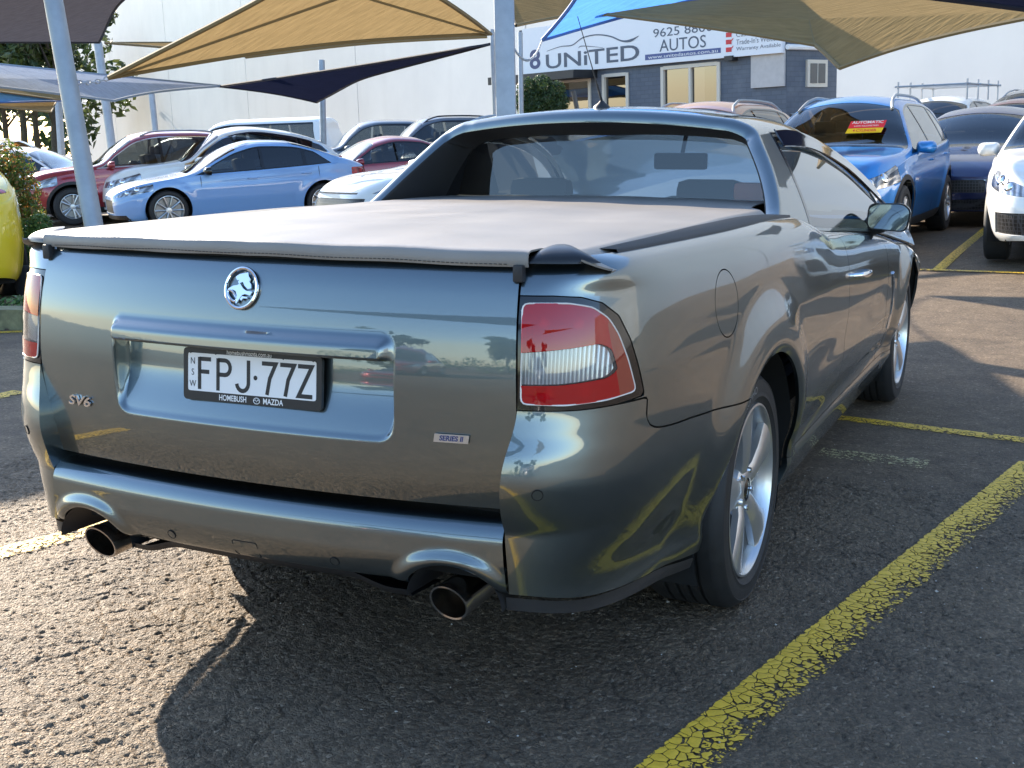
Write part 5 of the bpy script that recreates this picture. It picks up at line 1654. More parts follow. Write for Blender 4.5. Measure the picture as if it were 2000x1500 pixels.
def spec(kind, **k):
    if kind == 'suv':
        S = dict(L=4.48, W=1.85, H=1.66, wb=2.67, fo=.88, tr=.345, rr=.225, gc=.20, cowl=1.35, wtop=2.02,
            mid=[(0, .80), (.10, .90), (.35, .985), (1.25, 1.085), (1.42, 1.13), (1.75, 1.40), (2.1, 1.60), (2.5, 1.655), (3.2, 1.645), (3.75, 1.58), (3.95, 1.52), (4.25, 1.22), (4.40, 1.02), (4.48, .95)],
            rail=[(0, .78), (.10, .86), (.35, .945), (1.25, 1.04), (1.42, 1.07), (1.75, 1.30), (2.15, 1.52), (2.6, 1.585), (3.2, 1.575), (3.75, 1.50), (3.98, 1.42), (4.25, 1.16), (4.40, .99), (4.48, .93)],
            belt=[(0, .66), (.3, .80), (.9, .93), (1.4, .985), (2.4, 1.02), (3.4, 1.065), (4.0, 1.10), (4.48, .90)],
            dlo=dict(end=(4.0, 3.55), pillars=[2.52, 3.42]), doors=[1.42, 2.50, 3.50], handles=[2.30, 3.28],
            head=dict(z0=.70, z1=.82, t0=.045, t1=.085, len=.62, x=.50), tail=dict(z=.95, t=.085, len=.42, x=.50, sl=.1),
            rtop=3.90, rbot=4.27, grille=[(.44, .74, .42), (.30, .40, .66)], rails=(2.05, 3.75), clad=.11)
    elif kind == 'coupe':
        S = dict(L=4.45, W=1.80, H=1.43, wb=2.65, fo=.87, tr=.325, rr=.240, gc=.14, cowl=1.28, wtop=2.08,
            mid=[(0, .58), (.10, .68), (.35, .78), (1.15, .91), (1.35, .965), (1.75, 1.20), (2.1, 1.355), (2.5, 1.425), (3.0, 1.40), (3.5, 1.27), (3.9, 1.12), (4.25, 1.0), (4.40, .95), (4.45, .90)],
            rail=[(0, .56), (.10, .65), (.35, .745), (1.15, .87), (1.35, .92), (1.75, 1.12), (2.1, 1.27), (2.5, 1.35), (3.0, 1.33), (3.5, 1.21), (3.9, 1.08), (4.25, .975), (4.40, .92), (4.45, .88)],
            belt=[(0, .50), (.3, .66), (.9, .80), (1.35, .86), (2.4, .905), (3.3, .95), (3.8, .975), (4.45, .84)],
            dlo=dict(end=(3.72, 3.20), pillars=[2.48, 3.22]), doors=[1.42, 2.46, 3.45], handles=[2.28, 3.22],
            head=dict(z0=.60, z1=.71, t0=.045, t1=.055, len=.60, x=.42), tail=dict(z=.84, t=.06, len=.40, x=.40),
            rtop=3.05, rbot=3.95, grille=[(.30, .52, .50), (.18, .27, .70)])
    elif kind == 'sedan':
        S = dict(L=4.60, W=1.80, H=1.46, wb=2.70, fo=.88, tr=.325, rr=.22, gc=.15, cowl=1.30, wtop=2.05,
            mid=[(0, .62), (.10, .72), (.35, .82), (1.2, .94), (1.38, .99), (1.75, 1.22), (2.1, 1.38), (2.6, 1.455), (3.1, 1.42), (3.5, 1.29), (3.9, 1.08), (4.1, 1.03), (4.5, .99), (4.6, .92)],
            rail=[(0, .60), (.10, .69), (.35, .79), (1.2, .905), (1.38, .94), (1.75, 1.14), (2.1, 1.30), (2.6, 1.38), (3.1, 1.35), (3.5, 1.23), (3.9, 1.04), (4.1, 1.0), (4.5, .96), (4.6, .90)],
            belt=[(0, .54), (.3, .70), (.9, .83), (1.35, .89), (2.4, .93), (3.3, .95), (4.0, .96), (4.6, .86)],
            dlo=dict(end=(3.75, 3.25), pillars=[2.5, 3.3]), doors=[1.42, 2.48, 3.45], handles=[2.3, 3.25],
            head=dict(z0=.64, z1=.76, t0=.055, t1=.075, len=.55, x=.42), tail=dict(z=.88, t=.07, len=.40, x=.42),
            rtop=3.15, rbot=3.88, grille=[(.44, .60, .45), (.22, .36, .60)])
    elif kind == 'van':
        S = dict(L=5.2, W=1.92, H=2.05, wb=3.1, fo=.95, tr=.335, rr=.20, gc=.18, cowl=.80, wtop=1.60, nexp=8.0,
            mid=[(0, .85), (.15, 1.02), (.70, 1.20), (.85, 1.27), (1.3, 1.75), (1.7, 2.0), (2.2, 2.05), (4.6, 2.05), (5.05, 2.00), (5.2, 1.9)],
            rail=[(0, .82), (.15, .98), (.70, 1.14), (.85, 1.20), (1.3, 1.62), (1.7, 1.86), (2.2, 1.93), (4.6, 1.93), (5.05, 1.88), (5.2, 1.8)],
            belt=[(0, .70), (.3, .95), (.8, 1.08), (1.5, 1.12), (5.0, 1.14), (5.2, 1.0)],
            dlo=dict(end=(4.7, 4.65), pillars=[2.0, 3.3]), doors=[1.0, 2.0, 3.2], handles=[1.8],
            head=dict(z0=.78, z1=.90, t0=.09, t1=.07, len=.40, x=.52), tail=dict(z=1.1, t=.25, len=.08, x=.75),
            grille=[(.40, .60, .60)], tumble=.16)
    S = dict(S)
    S.update(k)
    return S
def scaled(S, H=None, L=None):
    """stretch a specification in height and length"""
    S = dict(S)
    if H:
        k = H/S['H']
        for n_ in ('mid', 'rail', 'belt'): S[n_] = [(a, z*k) for a, z in S[n_]]
        S['H'] = H
    if L:
        k = L/S['L']
        for n_ in ('mid', 'rail', 'belt'): S[n_] = [(a*k, z) for a, z in S[n_]]
        for n_ in ('cowl', 'wtop', 'rtop', 'rbot', 'fo', 'wb', 'L'):
            if n_ in S: S[n_] *= k
        S['dlo'] = dict(end=tuple(a*k for a in S['dlo']['end']), pillars=[p*k for p in S['dlo']['pillars']])
        S['doors'] = [a*k for a in S['doors']]; S['handles'] = [a*k for a in S['handles']]
        if S.get('rails'): S['rails'] = tuple(a*k for a in S['rails'])
    return S
# ------------------------------------------------------------------ the parked cars of the lot
PT = {}
PT['blue'] = car_paint('bright_blue_paint', (.012, .22, .62), metal=.3)
PT['white'] = car_paint('white_paint', (.78, .78, .76), metal=0, rough=.45, flake=False)
PT['cream'] = car_paint('pearl_white_paint', (.70, .68, .62), metal=.1)
PT['sky'] = car_paint('pale_blue_paint', (.21, .40, .72), metal=0, rough=.45, flake=False)
PT['red'] = car_paint('dark_red_paint', (.28, .012, .022), metal=.4)
PT['maroon'] = car_paint('maroon_paint', (.10, .008, .015), metal=.4)
PT['navy'] = car_paint('navy_paint', (.010, .02, .09), metal=.4)
PT['grey'] = car_paint('grey_paint', (.10, .11, .125), metal=.5)
PT['silver'] = car_paint('silver_paint', (.45, .46, .47), metal=.6)
PT['yellow'] = car_paint('yellow_paint', (.72, .56, .005), metal=0, rough=.45, flake=False)
PT['peach'] = car_paint('orange_tan_paint', (.45, .20, .10), metal=.3)
PT['black'] = car_paint('black_paint', (.012, .012, .014), metal=.3)
h1 = (-.65, -.76); h1u = np.array(h1)/np.linalg.norm(h1); r1 = np.array([h1u[1], -h1u[0]])
# facing row, right to left
S_t = spec('suv', rails=(1.98, 3.75), chrome=False)
TU, I_t, M_t = build_car('parked_suv', 'bright blue SUV with red and yellow sticker in its windscreen', S_t, PT['blue'], (-.97, 10.45), (-.055, -1), coarse=1.25, wheel='twin')
S_b = scaled(spec('suv', clad=None, rails=(2.1, 3.7), grille=[(.42, .70, .45), (.26, .42, .30), (.30, .50, .80, .52)], head=dict(z0=.72, z1=.80, t0=.075, t1=.07, len=.50, x=.50)), H=1.62, L=4.67)
BM, I_b, M_b = build_car('parked_suv', 'white SUV with honeycomb bumper vent at the right edge', S_b, PT['white'], (1.75, 9.6), (0, -1), coarse=1.25, wheel='five')
S_w = spec('sedan', head=dict(z0=.68, z1=.76, t0=.06, t1=.075, len=.50, x=.40))
build_car('parked_sedan', 'white sedan seen through the back window of the ute', S_w, PT['white'], (-3.05, 9.7), (-.05, -1), wheel='ten')
S_c = scaled(spec('suv', head=dict(z0=.80, z1=.86, t0=.035, t1=.055, len=.70, x=.52), grille=[(.50, .72, .62), (.765, .785, .5)]), H=1.60, L=4.5)
build_car('parked_suv', 'pearl white SUV with slim headlamp half hidden behind the ute cab', S_c, PT['cream'], (-5.95, 9.46), (-.53, -.85), wheel='five', coarse=1.2)
# side-on row
n_i = np.array([-11.98, 13.83])+r1*.9+h1u*.87
S_i = spec('coupe', mirror_mat=MAT['black_gloss'], rearglass=MAT['glass_dark'])
build_car('parked_fastback', 'pale blue fastback with black mirrors and spoked wheels', S_i, PT['sky'], n_i, h1, wheel='ten', wheel_mat=MAT['alloy'], coarse=1.3)
n_r = np.array([-15.08, 14.83])+r1*.92+h1u*.88
S_r = scaled(spec('suv', chrome=True, rails=(2.2, 3.7)), H=1.67, L=4.57)
build_car('parked_suv', 'dark red SUV behind the leaning steel post', S_r, PT['red'], n_r, h1, wheel='twin', coarse=1.25)
n_w = n_i+r1*2.55-h1u*.15+r1*0
S_x = scaled(spec('suv', clad=None, rails=None, rtop=3.3, rbot=4.15, chrome=True), H=1.70, L=4.85)
S_x['mid'] = [(a, z if a < 2.9 else z-.13*max(0, a-2.9)) for a, z in S_x['mid']]
S_x['rail'] = [(a, z if a < 2.9 else z-.13*max(0, a-2.9)) for a, z in S_x['rail']]
build_car('parked_suv', 'long white SUV with sloping roof behind the pale blue fastback', S_x, PT['white'], n_w, h1, wheel='five')
# further back
def far(name, label, S, paint, px, depth, head, **k):
    p = at(px, 267, d=depth); hu = np.array(head, float); hu /= np.linalg.norm(hu)
    return build_car(name, label, S, paint, p[:2]+hu*S['L']*.5, head, coarse=k.pop('coarse', .8), details=k.pop('details', False), **k)
far('parked_suv', 'silver wagon with white stickers on its rear glass behind the dark red SUV', scaled(spec('suv'), H=1.62), PT['silver'], 372, 25.5, (-.8, .2), details=True)
far('parked_van', 'long white van near the warehouse wall', spec('van'), PT['white'], 505, 34.0, (-.97, -.25))
far('parked_suv', 'dark grey SUV beside the warehouse wall', scaled(spec('suv', rails=None), H=1.86), PT['grey'], 718, 31.0, (-.75, -.66))
far('parked_suv', 'grey SUV with black roof rails near the warehouse wall', scaled(spec('suv', rail_mat=MAT['black_trim']), H=1.86), PT['grey'], 838, 28.5, (-.75, -.66))
far('parked_hatchback', 'small bright red hatchback between the white and pearl SUVs', scaled(spec('sedan'), H=1.43, L=4.0), PT['red'], 735, 24.0, (-.65, -.76))
far('parked_suv', 'dark green SUV with roof bars behind the steel post', scaled(spec('suv', rail_mat=MAT['black_trim']), H=1.80), PT['black'], 945, 28.0, (-.6, -.8))
far('parked_suv', 'orange tan SUV with silver roof rails just above the ute roof', scaled(spec('suv'), H=1.68), PT['peach'], 1370, 15.3, (-.10, -1))
far('parked_sedan', 'navy blue sedan behind the bright blue SUV', scaled(spec('sedan'), H=1.52), PT['navy'], 1925, 17.2, (-.1, -1), details=True)
far('parked_suv', 'maroon SUV behind the navy blue sedan', scaled(spec('suv', rails=None), H=1.68), PT['maroon'], 1990, 21.5, (-.25, -1), details=True)
far('parked_suv', 'tall dark grey four wheel drive at the right edge', scaled(spec('suv'), H=1.92, L=4.9), PT['grey'], 2010, 24.5, (-.25, -1))
far('parked_ute', 'white work ute beside the blue shade cloth at the left', scaled(spec('suv', rails=None), H=1.72), PT['white'], 25, 30.0, (.9, .3))
far('parked_sedan', 'white sedan behind the hedge at the left', scaled(spec('sedan'), H=1.48), PT['white'], 62, 25.0, (.9, .3))
# the yellow car at the left edge, tail towards the viewer
S_y = scaled(spec('coupe', tail=dict(z=1.03, t=.055, len=.22, x=.42, sl=.05), rz=[.10, .02, 0, .01, .05, .16, .3]), H=1.50, L=4.3)
yh = np.array([-.86, .50]); yh /= np.linalg.norm(yh)
yr = at(-128, 440, d=10.4)
build_car('parked_car', 'bright yellow car cut off by the left edge', S_y, PT['yellow'], yr[:2]+yh*4.3, yh, details=False)

# white ute with a ladder rack behind the blue SUV
S_l = scaled(spec('suv', rails=None), H=1.80, L=4.9)
LU, I_l, M_l = far('parked_ute', 'white work ute with steel ladder rack behind the blue SUV', S_l, PT['white'], 1835, 23.0, (-.15, -1))
rk = MB()
for sx in (-.62, .62):
    rk.tube([(sx, .6, 1.98), (sx, -2.1, 1.98)], .02, 6)
    for y in (.5, -.3, -1.1, -1.9): rk.tube([(sx, y, 1.70), (sx, y, 2.07)], .018, 6)
for y in (.5, -.3, -1.1, -1.9): rk.tube([(-.68, y, 1.98), (.68, y, 1.98)], .018, 6)
rk.build('ladder_rack', MAT['galv'], LU)
# windscreen sticker of the blue SUV: lies on the glass
def on_car(M, I, x, dnose, lift=.004):
    D = M[0]; y = I['hl']-dnose
    s = D[(D[:, 4] > 2.4)]
    k = np.argsort(((s[:, 0]-abs(x))/.05)**2+((s[:, 3]-y)/.03)**2)[:6]
    w = 1/(((s[k, 0]-abs(x))/.05)**2+((s[k, 3]-y)/.03)**2+.05); w /= w.sum()
    p = (s[k, :3]*w[:, None]).sum(0); p[0] = x
    return p
pa = on_car(M_t, I_t, -.33, 1.53); pb = on_car(M_t, I_t, -.33, 1.69)
uv_ = np.array([1, 0, 0]); vv = pb-pa
ctr = (pa+pb)/2; n_ = np.cross(uv_, vv/np.linalg.norm(vv))
n_ = n_ if n_[1] > 0 else -n_
stf = plane_frame(ctr+n_*.035, -uv_, vv)
ST = empty('windscreen_sticker', (0, 0, 0), 0, 'red and yellow price sticker on the blue SUV windscreen', 'sticker')
ST.matrix_world = TU.matrix_world
Hs = .105
mesh_obj('red_band', [stf(-.20, -.01), stf(.19, -.01), stf(.205, Hs), stf(-.185, Hs)], [(0, 1, 2, 3)], simple('sticker_red', (.75, .02, .04), .4), ST, smooth=False)
mesh_obj('yellow_band', [stf(-.215, -.09), stf(.175, -.09), stf(.19, -.012), stf(-.20, -.012)], [(0, 1, 2, 3)], simple('sticker_yellow', (.85, .55, .01), .4), ST, smooth=False)
text_obj('lettering', 'AUTOMATIC', .062, lambda a, b, c=0: stf(a+.005, b+.078, .002), MAT['white_paint'], ST, sx=.95, offs=.001)
text_obj('lettering', 'LOW KILOMETRES', .034, lambda a, b, c=0: stf(a-.003, b+.022, .002), MAT['white_paint'], ST, sx=.95)
text_obj('lettering', '4 CYLINDER', .052, lambda a, b, c=0: stf(a-.012, b-.052, .002), MAT['red_print'], ST, sx=.9, offs=.001)
# ------------------------------------------------------------------ buildings
def plane_hit(px, py, o, n):
    d = _f+CR*(px-1000)/FPX+CU*(750-py)/FPX
    return CAM+d*(((o-CAM)@n)/(d@n))
# office: facade plane through the two lower ends of its sign
oA = at(1030, 148, d=28.4); oB = at(1535, 103, d=22.6)
oU = oB-oA; oU -= UPG*(oU@UPG); oU /= np.linalg.norm(oU)
oN = np.cross(oU, UPG)                      # towards the viewer
if oN @ (CAM-oA) < 0: oN = -oN
def fac(px, py):
    """photo pixel -> (along, up) on the office facade, measured from oA"""
    p = plane_hit(px, py, oA, oN)-oA
    return np.array([p@oU, p@UPG])
def ofr(a, b, c=0.0): return tuple(oA+oU*a+UPG*b+oN*c)
gA = float(((ground_z(oA[0], oA[1])-oA[2])))-.05
m_ = NT('painted_brick_blue_grey')
br = m_.n('ShaderNodeTexBrick'); br.inputs['Scale'].default_value = 1.0
br.inputs['Color1'].default_value = (.105, .125, .16, 1); br.inputs['Color2'].default_value = (.085, .105, .14, 1); br.inputs['Mortar'].default_value = (.078, .092, .118, 1)
br.inputs['Mortar Size'].default_value = .008; br.inputs['Brick Width'].default_value = .24; br.inputs['Row Height'].default_value = .086
uvn = m_.n('ShaderNodeUVMap'); m_.l(uvn.outputs[0], br.inputs['Vector'])
nz_ = m_.noise(3, 5, .6)
m_.l(m_.mix(m_.ramp(nz_.outputs[0], [(.5, (0, 0, 0)), (.75, (.25, .25, .25))]).outputs[0], br.outputs[0], (.22, .24, .27, 1)), m_.b.inputs['Base Color'])
m_.l(m_.bump(br.outputs['Fac'], -.6, .01), m_.b.inputs['Normal']); m_.set(Roughness=.7)
MAT['brick_blue'] = m_.m
OF = empty('office_building', tuple(oA), 0, 'low blue-grey brick office under a long white business sign', 'building')
OF.matrix_world = Matrix.Translation(tuple(oA))
def loc(pt): return tuple(np.array(pt)-oA)
def quad_obj(name, pts, mat, parent, uv=None):
    o = mesh_obj(name, pts, [tuple(range(len(pts)))], mat, parent, smooth=False)
    if uv is not None:
        l = o.data.uv_layers.new(name='UVMap')
        for i, lp in enumerate(o.data.polygons[0].loop_indices): l.data[lp].uv = uv[o.data.loops[lp].vertex_index]
    return o
aR = fac(1535, 103)[0]
topb = fac(1030, 68)[1]+.12
def wall_boxes(openings, a0, a1, b0, b1):
    """wall rectangle minus openings, as a list of rectangles"""
    xs = sorted({a0, a1, *[o[0] for o in openings], *[o[1] for o in openings]}); ys = sorted({b0, b1, *[o[2] for o in openings], *[o[3] for o in openings]})
    out = []
    for i in range(len(xs)-1):
        for j in range(len(ys)-1):
            cx, cy = (xs[i]+xs[i+1])/2, (ys[j]+ys[j+1])/2
            if not any(o[0] < cx < o[1] and o[2] < cy < o[3] for o in openings): out.append((xs[i], xs[i+1], ys[j], ys[j+1]))
    return out
def rect_px(x0, y0, x1, y1):
    p = fac(x0, y0); q = fac(x1, y1)
    return (p[0], q[0], q[1], p[1])
W1 = rect_px(1178, 146, 1228, 212); W2 = rect_px(1293, 131, 1406, 208); DR = rect_px(1090, 158, 1155, 240)
W1 = (W1[0], W1[1], W1[3]-1.35, W1[3]); W2 = (W2[0], W2[1], W2[3]-1.25, W2[3]); DR = (DR[0], DR[1], gA+.02, DR[3])
V = []; F = []; U = []
for (a0, a1, b0, b1) in wall_boxes([W1, W2, DR], -.25, aR+.02, gA-.3, topb):
    o = len(V); V += [loc(ofr(a0, b0)), loc(ofr(a1, b0)), loc(ofr(a1, b1)), loc(ofr(a0, b1))]; U += [(a0, b0), (a1, b0), (a1, b1), (a0, b1)]; F.append((o, o+1, o+2, o+3))
wo_ = mesh_obj('wall', V, F, MAT['brick_blue'], OF, smooth=False)
l = wo_.data.uv_layers.new(name='UVMap')
for lp in wo_.data.loops: l.data[lp.index].uv = U[lp.vertex_index]
# end wall going back, roof
dpt = 1.5
quad_obj('end_wall', [loc(ofr(aR+.02, gA-.3)), loc(ofr(aR+.02, gA-.3, -dpt)), loc(ofr(aR+.02, topb, -dpt)), loc(ofr(aR+.02, topb))], MAT['brick_blue'], OF, [(0, gA), (dpt, gA), (dpt, topb), (0, topb)])
quad_obj('roof', [loc(ofr(-.25, topb)), loc(ofr(aR+.02, topb)), loc(ofr(aR+.02, topb+.1, -dpt)), loc(ofr(-.25, topb+.1, -dpt))], MAT['galv'], OF)
quad_obj('end_wall', [loc(ofr(-.25, gA-.3, -dpt)), loc(ofr(-.25, gA-.3)), loc(ofr(-.25, topb)), loc(ofr(-.25, topb, -dpt))], MAT['brick_blue'], OF, [(0, gA), (dpt, gA), (dpt, topb), (0, topb)])
MAT['frame_cream'] = simple('cream_frame', (.62, .56, .47), .5)
MAT['office_glass'] = tinted_glass('office_glass', (.10, .09, .08), clear=.5, refl=.3)
MAT['room'] = simple('dim_room', (.10, .085, .07), .8)
for (a0, a1, b0, b1), mull in ((W1, 0), (W2, 1), (DR, 0)):
    wn = empty('door' if (a0, a1, b0, b1) == DR else 'window', (0, 0, 0), 0, parent=OF)
    def bar(nm, x0, x1, y0, y1, c0, c1, mt):
        mb = MB(); vs = [loc(ofr(x, y, c)) for c in (c0, c1) for (x, y) in ((x0, y0), (x1, y0), (x1, y1), (x0, y1))]
        mb.add(vs, [(3, 2, 1, 0), (4, 5, 6, 7), (0, 1, 5, 4), (1, 2, 6, 5), (2, 3, 7, 6), (3, 0, 4, 7)])
        return mb.build(nm, mt, wn, smooth=False)
    t = .06
    bar('frame', a0-.02, a0+t, b0, b1, -.08, .03, MAT['frame_cream']); bar('frame', a1-t, a1+.02, b0, b1, -.08, .03, MAT['frame_cream'])
    bar('frame', a0+t, a1-t, b1-t, b1+.01, -.08, .03, MAT['frame_cream']); bar('sill', a0+t, a1-t, b0-.01, b0+t, -.08, .05, MAT['frame_cream'])
    if mull: bar('mullion', (a0+a1)/2-.03, (a0+a1)/2+.03, b0+t, b1-t, -.07, .025, MAT['frame_cream'])
    npan = 2 if mull else 1
    for k in range(npan):
        x0 = a0+t+(a1-a0-2*t)*k/npan; x1 = a0+t+(a1-a0-2*t)*(k+1)/npan
        quad_obj('pane', [loc(ofr(x0, b0+t, -.03)), loc(ofr(x1, b0+t, -.03)), loc(ofr(x1, b1-t, -.03)), loc(ofr(x0, b1-t, -.03))], MAT['office_glass'], wn)
    quad_obj('room_back', [loc(ofr(a0-.3, b0-.3, -1.6)), loc(ofr(a1+.3, b0-.3, -1.6)), loc(ofr(a1+.3, b1+.2, -1.6)), loc(ofr(a0-.3, b1+.2, -1.6))], MAT['room'], wn)
# blank cream panel, small end window, awning, lamps
bp = rect_px(1470, 104, 1534, 168)
MB().prism([(bp[0], bp[2]), (bp[1], bp[2]), (bp[1], bp[3]), (bp[0], bp[3])], .05, lambda a, b, c: loc(ofr(a, b, c))).build('blank_panel', simple('cream_board', (.50, .47, .45), .6, var=.08), OF, smooth=False)
sp = rect_px(1425, 110, 1441, 118)
MB().prism([(sp[0], sp[2]), (sp[1], sp[2]), (sp[1], sp[3]), (sp[0], sp[3])], .16, lambda a, b, c: loc(ofr(a, b, c))).build('flood_lamp', MAT['black_trim'], OF, smooth=False)
e0 = aR+.022
efr = lambda d, b, c=0.0: loc(ofr(e0+c, b, -d))
zb_ = fac(1535, 103)[1]
EW = empty('end_window', (0, 0, 0), 0, parent=OF)
MB().prism([(.55, zb_-.62), (1.15, zb_-.62), (1.15, zb_-.12), (.55, zb_-.12)], .05, efr).build('frame', MAT['frame_cream'], EW, smooth=False)
MB().prism([(.63, zb_-.55), (.83, zb_-.55), (.83, zb_-.19), (.63, zb_-.19)], .06, efr).build('pane', MAT['office_glass'], EW, smooth=False)
MB().prism([(.87, zb_-.55), (1.07, zb_-.55), (1.07, zb_-.19), (.87, zb_-.19)], .06, efr).build('pane', MAT['office_glass'], EW, smooth=False)
aw = MB(); aw.add([efr(.1, zb_-1.10, 0), efr(1.45, zb_-1.10, 0), efr(1.45, zb_-1.45, .9), efr(.1, zb_-1.45, .9)], [(0, 1, 2, 3)])
aw.build('awning', MAT['galv'], OF, smooth=False)
MB().tube([efr(-.05, zb_+.10, .05), efr(1.45, zb_+.10, .05)], .05, 8).build('gutter', MAT['white_paint'], OF)
dp = rect_px(1000, 150, 1075, 158)
MB().prism([(-.6, dp[2]-.02), (2.4, dp[2]-.02), (2.4, dp[3]-.02), (-.6, dp[3]-.02)], .7, lambda a, b, c: loc(ofr(a, b, c))).build('door_canopy', MAT['black_trim'], OF, smooth=False)

# the business sign along the parapet
SG = empty('business_sign', tuple(oA), 0, 'long white fascia sign with car outline and navy letters on the office', 'sign')
SG.matrix_world = Matrix.Translation(tuple(oA))
sgl = .12
bl = fac(1030, 148); tl_ = fac(1030, 66); br_ = fac(1535, 103)
sh = (tl_[1]-bl[1])+.10
sf = lambda a, b, c=0.0: loc(ofr(a, b, c+sgl))
MB().prism([(bl[0], bl[1]), (br_[0], br_[1]), (br_[0], br_[1]+sh), (bl[0], bl[1]+sh)], -.10, lambda a, b, c: sf(a, b, c)).build('sign_board', simple('sign_white', (.76, .77, .80), .45), SG, smooth=False)
def sign_text(body, x0, y0, x1, y1, mat, **k):
    """fit text into the pixel box (left, top, right, bottom at its left end)"""
    p = plane_hit(x0, y0, oA+oN*sgl, oN)-oA; q = plane_hit(x1, y1, oA+oN*sgl, oN)-oA
    p = np.array([p@oU, p@UPG]); q = np.array([q@oU, q@UPG])
    V, F = text_mesh(body, 1.0, align='LEFT', **k)
    mn = V.min(0); mx = V.max(0)
    V = (V-mn)/np.maximum(mx-mn, 1e-9)
    P = [sf(p[0]+(q[0]-p[0])*v[0], q[1]+(p[1]-q[1])*v[1], .004) for v in V]
    return mesh_obj('lettering', P, F, mat, SG, smooth=False)
slate = simple('slate_print', (.05, .075, .12), .5)
def pix_box(x0, x1, yt0, yb1): return (x0, yt0, x1, yb1)
# letter boxes: top-left pixel and bottom-right pixel
sign_text('8', 1034, 98, 1056, 134, MAT['navy_print'], offs=.02)
sign_text('UNiTED', 1066, 107, 1249, 117, slate, offs=.012)
sign_text('9625 8800', 1276, 57, 1392, 60, slate)
sign_text('AUTOS', 1288, 78, 1379, 92, slate)
bb0 = fac(1260, 110); bb1 = fac(1408, 102)
def sf_px(px, py, c=0.0):
    p = plane_hit(px, py, oA+oN*sgl, oN)-oA
    return sf(p@oU, p@UPG, c)
quad_obj('web_band', [sf_px(1260, 118, .003), sf_px(1408, 103, .003), sf_px(1408, 93, .003), sf_px(1260, 107, .003)], simple('band_blue', (.05, .08, .24), .5), SG)
sign_text('www.unitedautos.com.au', 1266, 109, 1402, 102, MAT['white_paint'])
for k, (tx, xe) in enumerate((('Cash for Cars', 1515), ('Trade-In\'s Welcome', 1530), ('Warranty Available', 1525))):
    y0 = (62, 76, 91)[k]
    sign_text(tx, 1438, y0+1, xe, y0+2, simple('grey_print', (.16, .17, .20), .5)) if k != 99 else None
    mb = MB(); 
    c0 = (1424, y0+6)
    P_ = [sf_px(c0[0]+dx, c0[1]+dy, .005) for dx, dy in ((-6, -4), (5, -5), (5, 4), (-6, 5))]
    mb.add(P_, [(3, 2, 1, 0)]); P_ = [sf_px(c0[0]+dx, c0[1]+dy, .006) for dx, dy in ((-2, -1), (1, 1), (8, -8), (9, -7), (1, 4), (-3, 0))]
    mb.add(P_, [tuple(reversed(range(6)))])
    mb.build('tick_mark', MAT['red_print'], SG, smooth=False, fixn=False)
# swooping car outline
def ribbon(name, mid_px, wid_px, mat, parent, lift=.006):
    V = []; F = []
    for (x, y), w in zip(mid_px, wid_px):
        V += [sf_px(x, y-w, lift), sf_px(x, y+w, lift)]
    F = [(2*i, 2*i+1, 2*i+3, 2*i+2) for i in range(len(mid_px)-1)]
    return mesh_obj(name, V, F, mat, parent, smooth=False)
c_ = smooth_poly([(1068, 100), (1095, 91), (1118, 88), (1138, 74), (1165, 68), (1192, 71), (1215, 80), (1232, 79), (1248, 70)], 6, closed=False)
ribbon('car_outline', c_, list(np.interp(np.linspace(0, 1, len(c_)), [0, .2, .5, .75, .88, 1], [.4, 1.0, 1.2, 1.6, 2.8, .3])), slate, SG)
c_ = smooth_poly([(1130, 94), (1136, 90), (1158, 91), (1178, 93)], 5, closed=False)
ribbon('car_outline', c_, list(np.interp(np.linspace(0, 1, len(c_)), [0, .3, 1], [.4, .9, .3])), slate, SG)

# warehouse: a long wall of tall precast panels
wN = np.array([-.548, -.8365, 0]); wN /= np.linalg.norm(wN)
wU = np.array([wN[1]*-1, wN[0], 0]); wU = wU if wU @ RH > 0 else -wU
wO = at(480, 230, d=76.0)
def wfac(px, py):
    p = plane_hit(px, py, wO, wN)-wO
    return p@wU
WH = empty('warehouse', tuple(wO), 0, 'huge white warehouse of tall concrete panels behind the lot', 'building')
WH.matrix_world = Matrix.Translation(tuple(wO))
m_ = NT('white_precast')
nz_ = m_.noise(.35, 6, .6); nz2 = m_.noise(9, 5, .6)
m_.l(m_.mix(m_.math('MULTIPLY', nz2.outputs[0], .25), m_.ramp(nz_.outputs[0], [(.3, (.68, .68, .665)), (.7, (.76, .755, .73))]).outputs[0], (.70, .69, .665, 1)), m_.b.inputs['Base Color'])
_st = m_.n('ShaderNodeTexNoise'); _st.inputs['Scale'].default_value = .9; _st.inputs['Detail'].default_value = 5
_mp = m_.n('ShaderNodeMapping'); _mp.inputs['Scale'].default_value = (1, 1, .07); m_.l(m_.coord(), _mp.inputs[0]); m_.l(_mp.outputs[0], _st.inputs['Vector'])
m_.l(m_.mix(m_.math('MULTIPLY', m_.ramp(_st.outputs[0], [(.5, (0, 0, 0)), (.72, (1, 1, 1))]).outputs[0], .09), m_.b.inputs['Base Color'].links[0].from_socket, (.45, .43, .40, 1)), m_.b.inputs['Base Color'])
m_.set(Roughness=.8); m_.l(m_.bump(nz2.outputs[0], .1, .01), m_.b.inputs['Normal'])
MAT['precast'] = m_.m
u0 = wfac(128, 150); pw = (wfac(483, 150)-wfac(332, 150))
k0 = wfac(332, 150); us_ = []
x = k0
while x > u0+.3: x -= pw
us_ = [u0]
x += pw
while x < 110: us_.append(x); x += pw
us_.append(x)
zg = -3.0-wO[2]
wf = lambda a, b, c=0.0: tuple(wU*a+np.array([0, 0, 1.0])*b+wN*c-SLOPE*RH*b)
